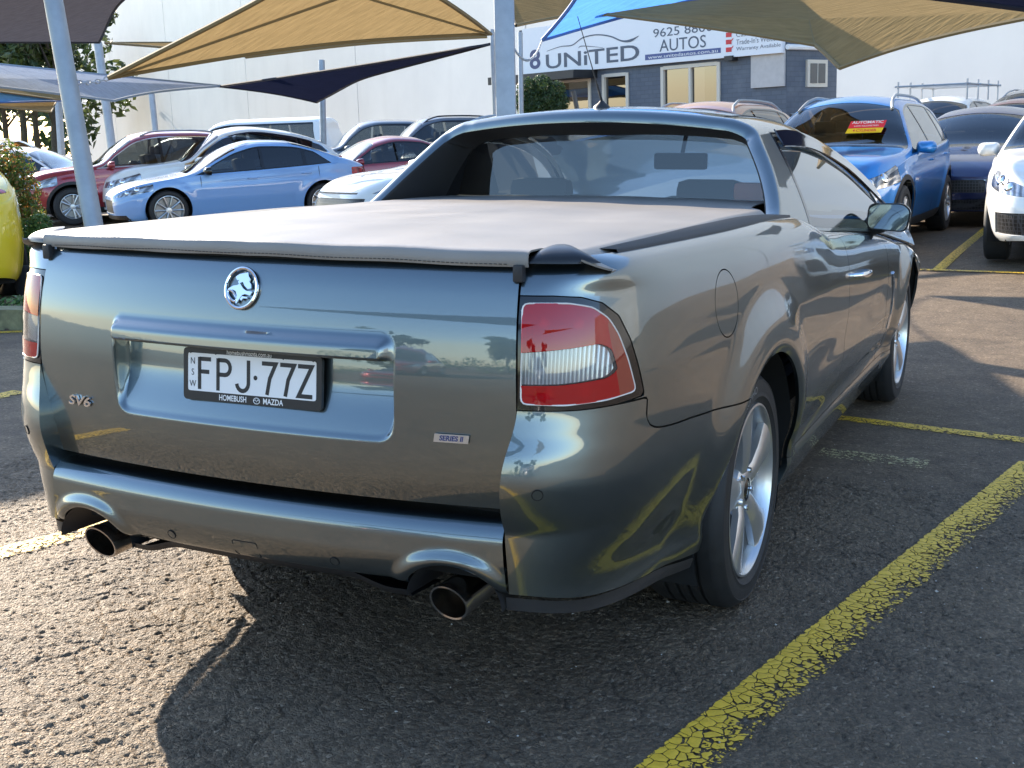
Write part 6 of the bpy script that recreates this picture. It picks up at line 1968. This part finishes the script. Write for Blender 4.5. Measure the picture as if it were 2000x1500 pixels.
for a0, a1 in zip(us_[:-1], us_[1:]):
    mb = MB(); vs = [wf(x_, z_, c) for c in (0, -.18) for (x_, z_) in ((a0+.03, zg), (a1-.03, zg), (a1-.03, 15.0), (a0+.03, 15.0))]
    mb.add(vs, [(0, 1, 2, 3), (7, 6, 5, 4), (1, 5, 6, 2), (2, 6, 7, 3), (4, 0, 3, 7)])
    mb.build('wall_panel', MAT['precast'], WH, smooth=False)
quad_obj('joint_backing', [wf(us_[0]+.2, zg, -.12), wf(us_[-1], zg, -.12), wf(us_[-1], 14.9, -.12), wf(us_[0]+.2, 14.9, -.12)], simple('joint_shadow', (.22, .22, .22), .9), WH)
quad_obj('end_wall', [wf(us_[0]+.05, zg, -.18), wf(us_[0]+.05, 15.0, -.18), wf(us_[0]+.05, 15.0, -40), wf(us_[0]+.05, zg, -40)], MAT['precast'], WH)

# ------------------------------------------------------------------ posts and shade sails
def cloth(name, col, thick=.0, trans=.5):
    m = NT(name)
    co = m.coord()
    st = m.n('ShaderNodeTexNoise'); st.inputs['Scale'].default_value = 5.0; st.inputs['Detail'].default_value = 6
    mp = m.n('ShaderNodeMapping'); mp.inputs['Scale'].default_value = (1, 7, 1); mp.inputs['Rotation'].default_value = (0, 0, .5)
    m.l(co, mp.inputs[0]); m.l(mp.outputs[0], st.inputs['Vector'])
    c = m.ramp(st.outputs[0], [(.3, tuple(v*.85 for v in col)), (.7, tuple(min(1, v*1.10) for v in col))])
    m.t.nodes.remove(m.b)
    df = m.n('ShaderNodeBsdfDiffuse'); tr = m.n('ShaderNodeBsdfTranslucent')
    m.l(c.outputs[0], df.inputs[0]); m.l(c.outputs[0], tr.inputs[0])
    wv = m.n('ShaderNodeTexNoise'); wv.inputs['Scale'].default_value = 260; m.l(co, wv.inputs['Vector'])
    nb = m.bump(st.outputs[0], .5, .03); m.l(nb, df.inputs['Normal']); m.l(nb, tr.inputs['Normal'])
    mx = m.n('ShaderNodeMixShader'); mx.inputs[0].default_value = trans
    m.l(df.outputs[0], mx.inputs[1]); m.l(tr.outputs[0], mx.inputs[2]); m.l(mx.outputs[0], m.out.inputs[0])
    return m.m
CL = dict(tan=cloth('tan_shade_cloth', (.27, .195, .095), trans=.38), charcoal=cloth('charcoal_shade_cloth', (.07, .068, .08), trans=.35), navy=cloth('navy_shade_cloth', (.016, .02, .045), trans=.2),
          blue=cloth('blue_shade_cloth', (.10, .30, .80), trans=.5), pale=cloth('pale_grey_blue_shade_cloth', (.40, .46, .54), trans=.35))
EDGE = {k: simple(k+'_hem', v, .7) for k, v in dict(tan=(.20, .14, .06), charcoal=(.03, .03, .035), navy=(.01, .01, .02), blue=(.06, .15, .42), pale=(.25, .29, .34)).items()}
def sail(label, cloth_key, corners, sag=.10, droop=.0, n=22, seams=()):
    """taut triangle of cloth with hollow edges; corners are (pixel x, pixel y, depth) or points"""
    P = [np.array(c) if len(c) == 3 and isinstance(c, np.ndarray) else at(c[0], c[1], d=c[2]) for c in corners]
    cen = sum(P)/len(P)
    m = len(P)
    edge = []
    for i in range(m):
        a, b = P[i], P[(i+1) % m]
        s_ = sag[i] if isinstance(sag, (list, tuple)) else sag
        for t in np.linspace(0, 1, n, endpoint=False):
            p = a+(b-a)*t
            q = p+(cen-p)*(4*t*(1-t))*s_*1.6
            edge.append(q)
    E_ = np.array(edge); ne = len(E_)
    V = []; F = []; rings = 12
    for r_ in range(rings+1):
        k = r_/rings
        for e in E_:
            p = cen+(e-cen)*k
            p = p+np.array([0, 0, -droop*(1-k*k)])
            V.append(p)
    for r_ in range(rings):
        for i in range(ne):
            j = (i+1) % ne
            if r_ == 0: F.append((i, ne+i, ne+j)) if False else None
            F.append((r_*ne+i, r_*ne+j, (r_+1)*ne+j, (r_+1)*ne+i))
    me = bpy.data.meshes.new('shade_sail')
    S = empty('shade_sail', tuple(cen), 0, label, 'shade sail', 'shade sails over the car lot')
    S.matrix_world = Matrix.Translation(tuple(cen))
    V = [tuple(np.array(v)-cen) for v in V]
    o = mesh_obj('cloth', V, F, CL[cloth_key], S)
    bm = bmesh.new(); bm.from_mesh(o.data); bmesh.ops.remove_doubles(bm, verts=bm.verts, dist=1e-4); bm.to_mesh(o.data); bm.free(); o.data.shade_smooth()
    MB().tube([tuple(e-cen) for e in E_]+[tuple(E_[0]-cen)], .022, 6, cap=False).build('hem', EDGE[cloth_key], S)
    for ci in seams:
        pts = [tuple(np.array(V[0])*0+(P[ci]-cen)*t+np.array([0, 0, -droop*(1-t*t)-.012])) for t in np.linspace(0, .98, 8)]
        e_op = E_[(ci*n+len(E_)//2) % len(E_)]-cen
        pts = [tuple(e_op*t+np.array([0, 0, -.012])) for t in np.linspace(.98, .05, 8)]+pts
        MB().tube(pts, .012, 5).build('seam', EDGE[cloth_key], S)
    return S, P
def post(label, px0, py0, px1, py1, depth, rad, square=False, base_down=2.5, mat=None, rot=0.0):
    """straight post through two photo pixels at one distance, down to the ground"""
    a = at(px0, py0, d=depth); b = at(px1, py1, d=depth)
    dv = (b-a)/np.linalg.norm(b-a)
    t = 0.0
    p = b.copy()
    while p[2] > float(ground_z(p[0], p[1]))-.02 and t < 8: t += .05; p = b+dv*t
    S = empty('shade_sail_post', tuple(p), 0, label, 'post')
    S.matrix_world = Matrix.Translation(tuple(p))
    pl = lambda q: tuple(np.array(q)-p)
    if not square:
        MB().tube([pl(p), pl(a)], rad, 20).build('pole', mat or MAT['galv'], S)
    else:
        fr_ = Matrix.Translation(tuple((np.array(a)+p)/2-p)) 
        R3 = Vector((0, 0, 1)).rotation_difference(Vector(tuple(-dv))).to_matrix().to_4x4() @ Matrix.Rotation(rot, 4, 'Z')
        L = np.linalg.norm(p-a)
        MB().box((0, 0, 0), (rad*2, rad*2, L), bev=.012).build('pole', mat or MAT['galv'], S).matrix_local = fr_ @ R3
    bpm = MB(); bpm.box((0, 0, .03), (rad*4.4, rad*4.4, .03), bev=.004)
    bpm.build('base_plate', mat or MAT['galv'], S)
    for sx in (-1, 1):
        for sy in (-1, 1): MB().lathe([(.04, .0), (.045, .012), (.07, .010), (.075, .0)], 6, axis='z', c=(sx*rad*1.7, sy*rad*1.7, 0)).build('anchor_bolt', MAT['galv'], S)
    return S
MAT['post_grey'] = simple('grey_painted_post', (.30, .34, .38), .45, metal=.2, var=.12, vscale=5)
post('leaning grey round post in front of the dark red SUV', 104, 0, 183, 440, 10.2, .078, mat=MAT['post_grey'])
post('grey round post leaning behind the dark red SUV', 191, 84, 214, 255, 27.0, .095)
post('short grey post right of the leaning post by the wall', 296, 184, 303, 252, 29.0, .072)
post('slim grey post behind the pale blue fastback', 628, 118, 631, 250, 24.0, .062)
post('thick square galvanised post rising behind the ute cab', 984, -30, 989, 225, 10.5, .083, square=True, rot=R(22))
post('thin post left of the thick square post', 961, 58, 966, 220, 19.0, .034)
post('thin post right of the thick square post', 1016, 64, 1017, 140, 21.0, .042)
post('pale square post by the green fence', 114, 196, 118, 262, 33.0, .07, square=True)

def chain(label, a, b, link_r=.022):
    a = np.array(a); b = np.array(b); L = np.linalg.norm(b-a); n = max(3, int(L/(link_r*2.3)))
    d = (b-a)/L; s1 = np.cross(d, (0, 0, 1.0)); s1 /= np.linalg.norm(s1); s2 = np.cross(s1, d)
    mb = MB(); c0 = (a+b)/2
    for k in range(n):
        c = a+(b-a)*(k+.5)/n+np.array([0, 0, -.10*L*(1-(2*(k+.5)/n-1)**2)*.5]); w = s1 if k % 2 else s2
        mb.tube([tuple(c-c0+d*link_r*1.5*math.cos(t)+w*link_r*.8*math.sin(t)) for t in np.linspace(0, 2*math.pi, 13)], link_r*.25, 5, cap=False)
    o = mb.build('chain', MAT['galv'], None)
    o.location = tuple(c0)
    return tag(o, label, 'chain', kind='stuff') if False else tag(o, label, 'chain')
# near tan sail across the top
sail('large tan sail sweeping across the top left of centre', 'tan', [(212, 152, 10.6), (958, 66, 11.6), (905, -330, 8.6)], sag=[.10, .34, .22], seams=(0, 1))
chain('steel chain tying the large tan sail to the leaning post', at(150, 160, d=10.25), at(212, 152, d=10.6))
sail('olive tan sail just behind the large tan one', 'tan', [(480, 112, 17.0), (950, 72, 16.0), (700, 10, 19.0)], sag=[.14, .06, .05])
sail('thin strip of tan sail beyond the round post', 'tan', [(205, 84, 21.0), (480, 82, 24.0), (420, 104, 20.0)], sag=[.03, .05, .12])
sail('charcoal sail in the top left corner', 'charcoal', [(194, 83, 21.0), (-420, 84, 19.0), (560, -160, 16.0)], sag=[.01, .04, .24])
sail('navy sail ending in a sharp hook in front of the warehouse', 'navy', [(428, 169, 23.0), (618, 200, 23.9), (958, 86, 19.0)], sag=[.05, .30, .06])
sail('pale grey-blue sail at the left', 'pale', [(-240, 100, 21.0), (434, 168, 23.0), (222, 197, 21.0), (-200, 150, 18.5)], sag=[.04, .06, .05, .02])
sail('small tan sail at the left edge above the blue one', 'tan', [(-150, 118, 30.0), (124, 183, 32.5), (117, 195, 32.0), (-150, 160, 27.0)], sag=[.03, .0, .03, .0])
sail('small bright blue sail at the left edge', 'blue', [(-150, 160, 29.0), (121, 197, 32.5), (-150, 206, 27.0)], sag=[.02, .03, .0])
sail('low tan sail hanging under the blue one at the left edge', 'tan', [(-150, 190, 30.0), (110, 198, 32.6), (100, 219, 31.0), (-150, 196, 27.0)], sag=[.02, .0, .04, .0])
sail('bright blue sail pointing at the business sign', 'blue', [(1059, 78, 13.6), (1165, -120, 11.5), (1500, -30, 14.0)], sag=[.10, .02, .10])
chain('steel chain between the thick post and the bright blue sail', at(1003, 93, d=10.6), at(1059, 78, d=13.6), .014)
sail('wide tan sail at the top right dipping to a dark corner', 'tan', [(1150, 24, 13.5), (1592, 88, 12.4), (1640, 133, 12.0), (2080, 22, 10.5), (1560, -60, 15.0)], sag=[.05, .03, .06, .02, .02], seams=(1,))
sail('tan sail behind the thick square post at the top', 'tan', [(1008, 50, 15.0), (1145, 26, 15.5), (1120, -60, 17.0), (960, -60, 17.0)], sag=[.02, .06, .0, .0])
sail('dark navy sail in the top right corner', 'navy', [(1790, -8, 9.0), (2140, 36, 8.4), (2050, -120, 8.0)], sag=[.01, .02, .02])
sail('unseen charcoal sail added at the left to shade the bay beside the ute', 'charcoal', [np.array([-7.75, 4.28, 3.0]), np.array([-7.05, 6.3, 3.05]), np.array([-12.2, 8.3, 3.2]), np.array([-11.2, 4.4, 3.1])], sag=.04)  # out-of-frame shadow caster, shaped to the shaded ground left of the ute
# sails behind the viewer, seen only mirrored in the paintwork
Pn = np.array
sail('charcoal sail behind the viewer', 'charcoal', [Pn([-6.5, -9.0, 3.6]), Pn([2.5, -7.5, 3.3]), Pn([0.5, -14.0, 4.2])], sag=.12)
sail('tan sail behind the viewer', 'tan', [Pn([4.5, -9.0, 3.3]), Pn([11.0, -7.0, 3.6]), Pn([6.0, -14.0, 4.0])], sag=.12)
# ------------------------------------------------------------------ plants, trees, fence, kerb
def leaf_mat(name, cols, trans=.42):
    m = NT(name)
    oi = m.n('ShaderNodeNewGeometry')
    r = m.ramp(oi.outputs['Random Per Island'], [(i/(len(cols)-1) if len(cols) > 1 else 0, c) for i, c in enumerate(cols)])
    m.l(r.outputs[0], m.b.inputs['Base Color'])
    m.set(Roughness=.42, Specular_IOR_Level=.5)
    tr = m.n('ShaderNodeBsdfTranslucent'); m.l(r.outputs[0], tr.inputs[0])
    mx = m.n('ShaderNodeMixShader'); mx.inputs[0].default_value = trans
    m.l(m.b.outputs[0], mx.inputs[1]); m.l(tr.outputs[0], mx.inputs[2]); m.l(mx.outputs[0], m.out.inputs[0])
    return m.m
def leaves(n, sampler, size, seed, up=.4):
    """n leaf blades (two bent triangles each) at sampled points; returns V, F"""
    g = np.random.default_rng(seed)
    P, N = sampler(g, n)
    N = N+g.normal(0, .6, N.shape)+np.array([0, 0, up]); N /= np.linalg.norm(N, axis=1)[:, None]
    a = np.cross(N, g.normal(0, 1, N.shape)); a /= np.linalg.norm(a, axis=1)[:, None]+1e-9
    b = np.cross(N, a)
    s = size*g.uniform(.6, 1.35, n)[:, None]
    v0 = P-a*s; v1 = P+b*s*.42-N*s*.10; v2 = P+a*s; v3 = P-b*s*.42-N*s*.10
    V = np.stack([v0, v1, v2, v3], 1).reshape(-1, 3)
    idx = np.arange(n)*4
    F = np.concatenate([np.stack([idx, idx+1, idx+2], 1), np.stack([idx, idx+2, idx+3], 1)])
    return V, F
def fast_mesh(name, V, F, mat, parent=None, smooth=True):
    me = bpy.data.meshes.new(name)
    me.from_pydata(np.asarray(V).tolist(), [], np.asarray(F).tolist())
    if smooth: me.shade_smooth()
    return link(name, me, mat, parent)
def blobs(centres, radii):
    C = np.array(centres, float); Rr = np.array(radii, float)
    w = (Rr if Rr.ndim == 1 else Rr.prod(1)**(1/3))**2; w = w/w.sum()
    def f(g, n):
        k = g.choice(len(C), n, p=w)
        d = g.normal(0, 1, (n, 3)); d /= np.linalg.norm(d, axis=1)[:, None]
        rr = (Rr[k] if Rr.ndim > 1 else Rr[k][:, None])*(g.uniform(.35, 1, n)**.4)[:, None]
        return C[k]+d*rr, d
    return f
LF = dict(
    photinia=leaf_mat('photinia_leaf', [(.05, .11, .02), (.09, .17, .03), (.17, .22, .04), (.26, .18, .04), (.36, .12, .03)]),
    glossy=leaf_mat('glossy_green_leaf', [(.03, .08, .02), (.06, .14, .03), (.11, .21, .05), (.22, .32, .10)]),
    topiary=leaf_mat('olive_green_leaf', [(.025, .055, .02), (.05, .09, .03), (.08, .13, .04)]),
    gum=leaf_mat('gum_leaf', [(.02, .04, .015), (.04, .065, .02), (.07, .10, .03), (.12, .14, .05)], .35),
    grass=leaf_mat('grass_blade', [(.08, .17, .015), (.14, .26, .02), (.20, .32, .03)], .4))
BARK = simple('bark', (.07, .05, .035), .9, var=.4, vscale=14, bump=.8, bscale=40)
def plant(name, label, cat, base, centres, radii, nleaf, size, leaf, seed, stems=6, group=None):
    b = np.array(base, float)
    T = empty(name, tuple(b), 0, label, cat, group); T.matrix_world = Matrix.Translation(tuple(b))
    V, F = leaves(nleaf, blobs(centres, radii), size, seed)
    fast_mesh('foliage', V, F, LF[leaf], T)
    g = np.random.default_rng(seed+1); mb = MB()
    C = np.array(centres)
    for k in range(stems):
        c = C[g.integers(len(C))]+g.normal(0, .05, 3)
        p0 = np.array([g.normal(0, .04), g.normal(0, .04), 0]); mp_ = (p0+c)/2+g.normal(0, .05, 3)
        mb.tube([p0, mp_, c], [.016, .011, .005], 6)
    mb.build('stems', BARK, T)
    return T
def px_local(pts, depth, base):
    return [tuple(at(x, y, d=depth)-np.array(base)) for x, y in pts]
# photinia hedge by the left edge, with a smaller glossy shrub in front and the potted plant
hb = at(30, 560, d=12.4); hb[2] = float(ground_z(hb[0], hb[1]))
cp = px_local([(10, 310), (30, 330), (45, 370), (20, 390), (55, 420), (30, 450), (60, 470), (15, 350), (40, 400), (5, 430), (-40, 340), (-45, 420), (30, 500)], 12.4, hb)
plant('hedge_shrub', 'tall photinia shrub with reddish tips at the left edge', 'shrub', hb, cp, [.20, .20, .19, .22, .18, .22, .17, .2, .2, .22, .25, .28, .22], 7500, .026, 'photinia', 3)
gb = at(70, 560, d=11.6); gb[2] = float(ground_z(gb[0], gb[1]))
cp = px_local([(78, 440), (95, 460), (60, 455), (85, 485), (60, 500), (75, 515), (50, 480), (40, 520)], 11.6, gb)
plant('glossy_shrub', 'low glossy green shrub in front of the reddish one', 'shrub', gb, cp, [.12, .09, .13, .12, .13, .12, .12, .12], 3200, .024, 'glossy', 5)
pb_ = gnd(58, 577)
PO = empty('plant_pot', tuple(pb_), 0, 'dark tapered plant pot beneath the shrubs at the left edge', 'pot'); PO.matrix_world = Matrix.Translation(tuple(pb_))
MB().lathe([(0, .001), (0, .10), (.02, .11), (.26, .165), (.28, .175), (.30, .175), (.30, .155), (.25, .15)], 28, axis='z').build('pot_body', simple('dark_pot', (.02, .025, .035), .5), PO)
MB().lathe([(.25, .15), (.25, .001)], 24, axis='z').build('soil', BARK, PO)
# garden edging block with low plants on it
kb = gnd(22, 643)
KB = MB(); kfr = plane_frame(tuple(kb), (.9, .42, 0), (-.42, .9, 0))
KB.prism(round_poly([(-2.4, -.05), (.16, -.05), (.16, .17), (-2.4, .17)], .03, 3), .15, kfr)
ko = KB.build('garden_kerb', simple('mossy_concrete', (.20, .19, .10), .85, var=.5, vscale=9, bump=.8, bscale=60), None, sharp=30)
tag(ko, 'mossy concrete garden kerb at the left edge', 'kerb')
cen_ = [tuple(np.array(kfr(x, .42, .05))-kb) for x in np.linspace(-1.6, .1, 9)]
plant('ground_cover', 'low green ground cover behind the mossy kerb', 'plant', kb, cen_, [.16]*9, 2600, .03, 'glossy', 8, stems=4)
# topiary in front of the office door
tb = at(1055, 235, d=22.5); tb[2] = float(ground_z(tb[0], tb[1]))
TP = empty('topiary_tree', tuple(tb), 0, 'rounded green bush in front of the office door', 'shrub'); TP.matrix_world = Matrix.Translation(tuple(tb))
cc_ = px_local([(1030, 172), (1058, 166), (1085, 178), (1040, 190), (1070, 195), (1092, 200), (1020, 195), (1050, 208), (1030, 212), (1085, 212)], 22.5, tb)
V, F = leaves(9000, blobs(cc_, [.20]*10), .030, 12); fast_mesh('crown', V, F, LF['topiary'], TP)
MB().tube([(0, 0, 0), (0.02, 0, .8), tuple(np.mean(cc_, 0))], [.05, .04, .03], 8).build('trunk', BARK, TP)
# trees beyond the fence
def tree(label, base, h, rad, seed, leaf='gum', n=5200, size=.20, group=None, trunk=.16):
    g = np.random.default_rng(seed); b = np.array(base, float); b[2] = float(ground_z(b[0], b[1]))-.05
    T = empty('gum_tree', tuple(b), 0, label, 'tree', group); T.matrix_world = Matrix.Translation(tuple(b))
    mb = MB(); top = np.array([g.normal(0, .3), g.normal(0, .3), h*.8])
    pts = [np.array([0, 0, 0]), np.array([g.normal(0, .1), g.normal(0, .1), h*.3]), top*.65+g.normal(0, .1, 3)*[1, 1, 0], top]
    mb.tube(smooth_poly(pts, 4, closed=False), list(np.linspace(trunk, trunk*.25, 13)), 8)
    C = []; Rr = []
    for k in range(11):
        z = h*(.42+.55*g.random()); a = g.uniform(0, 2*math.pi); r = rad*(.3+.7*g.random())*(1.15-abs(z/h-.65))
        e = np.array([r*math.cos(a), r*math.sin(a), z]); s0 = np.array([0, 0, z-h*.15-.2*r])
        mb.tube([s0+top*[.3, .3, 0]*z/h, (s0+e)/2+[0, 0, .1], e], [trunk*.4, trunk*.25, .02], 6)
        for q_ in range(3): C.append(e+g.normal(0, rad*.16, 3)); Rr.append(rad*g.uniform(.18, .34))
    mb.build('trunk', BARK, T)
    V, F = leaves(n, blobs(C, Rr), size, seed+9, up=.1)
    fast_mesh('crown', V, F, LF[leaf], T)
    return T
gt = np.random.default_rng(21)
fb = [(-30, 62), (10, 70), (42, 60), (75, 66), (104, 58), (-70, 66)]
lab = ['leftmost', 'second from the left', 'third from the left', 'fourth from the left', 'fifth from the left', 'outermost left']
for k, (px, d) in enumerate(fb):
    p = at(px, 262, d=d)
    tree('gum tree beyond the green fence, '+lab[k]+' of the row', p, 9.5+2*gt.random(), 2.8, 40+k, n=4200, group='gum trees beyond the fence', trunk=.20)
# far tree belt behind them
V = []; F = []
cen_ = []; rad_ = []
for k in range(60):
    p = at(-900+k*19, 262, d=95+gt.uniform(-6, 6)); cen_.append((p[0], p[1], gt.uniform(2, 10))); rad_.append(gt.uniform(1.4, 2.6))
V, F = leaves(9000, blobs(cen_, rad_), .42, 77); o = fast_mesh('tree_belt', V, F, LF['gum']); tag(o, 'distant dark belt of trees beyond the lawn', 'trees', kind='stuff')
# lawn
lp_ = [at(-700, 282, d=42), at(127, 282, d=42), at(127, 270, d=90), at(-900, 270, d=90)]
V = [(p[0], p[1], float(ground_z(p[0], p[1]))+.03) for p in lp_]
m_ = NT('lawn'); nz_ = m_.noise(2.2, 6, .7, m_.n('ShaderNodeNewGeometry').outputs['Position'])
m_.l(m_.ramp(nz_.outputs[0], [(.3, (.12, .17, .03)), (.7, (.22, .28, .05))]).outputs[0], m_.b.inputs['Base Color']); m_.set(Roughness=.9)
tag(mesh_obj('lawn', V, [(0, 1, 2, 3)], m_.m, smooth=False), kind='structure')
# green picket fence before the lawn
fA = at(-160, 268, d=38.5); fB = at(126, 268, d=41.5)
FN = empty('picket_fence', tuple(fA[:2])+(0,), 0, 'dark green metal picket fence before the lawn', 'fence')
FN.matrix_world = Matrix.Translation((fA[0], fA[1], float(ground_z(fA[0], fA[1]))))
MAT['fence'] = simple('dark_green_steel', (.015, .035, .025), .45)
d_ = (fB-fA)[:2]; Lf = np.linalg.norm(d_); d_ /= Lf
fl_ = lambda s, z: (d_[0]*s, d_[1]*s, z+float(ground_z(fA[0]+d_[0]*s, fA[1]+d_[1]*s)-ground_z(fA[0], fA[1])))
pk0 = None
for k in range(int(Lf/.125)):
    s = k*.125
    if k % 20 == 0:
        MB().box(fl_(s, .80), (.06, .06, 1.6)).build('post', MAT['fence'], FN, smooth=False); continue
    if pk0 is None:
        pk0 = MB().tube([(0, 0, .10), (0, 0, 1.5)], .012, 6).build('picket', MAT['fence'], FN); pk0.location = fl_(s, 0)
    else:
        o = pk0.copy(); COL.objects.link(o); o.location = fl_(s, 0)
for z in (.25, 1.35): MB().tube([fl_(0, z), fl_(Lf, z)], .018, 6).build('rail', MAT['fence'], FN)
# behind the viewer (mirrored in the tailgate): hedge, trees, a low building and two parked cars
bh = np.array([-3.0, -24.0, 0.0])
cen_ = [(x, gt.normal(0, .15), gt.uniform(.3, 1.2)) for x in np.linspace(-9, 12, 46)]
plant('hedge', 'long dark hedge behind the viewer', 'hedge', bh, cen_, [.55]*46, 6000, .09, 'glossy', 61, stems=20)
for k, (x, y) in enumerate(((-12, -36), (-3, -40), (7, -37), (17, -39))):
    tree(('tree behind the hedge, far left', 'tree behind the hedge, left of centre', 'tree behind the hedge, right of centre', 'tree behind the hedge, far right')[k], (x, y, 0), 6.0, 2.6, 90+k, n=3000, size=.24, group='trees behind the viewer')
build_car('parked_suv', 'silver SUV parked behind the viewer at the right', scaled(spec('suv'), H=1.68), PT['silver'], (4.5, -9.6), (.05, 1), coarse=.8, details=False)
build_car('parked_sedan', 'dark red sedan parked behind the viewer at the left', spec('sedan'), PT['red'], (-3.2, -9.8), (.05, 1), coarse=.8, details=False)
# unseen unit added right of the ute; its grey darkens the side reflections
RW = empty('side_unit', (0, 0, 0), 0, 'unseen grey industrial unit added right of the ute to darken its side reflections', 'building')
RW.matrix_world = Matrix.Translation((27, 20, float(ground_z(27, 20))))
MB().box((0, 0, 2.4), (8, 46, 5.4)).build('wall', simple('grey_render', (.24, .25, .26), .8, var=.15, vscale=.8), RW, smooth=False)
for k in range(5): MB().box((-4.01, -16+k*8, 1.6), (.06, 3.2, 3.2)).build('roller_door', simple('roller_grey', (.20, .22, .25), .5), RW, smooth=False)
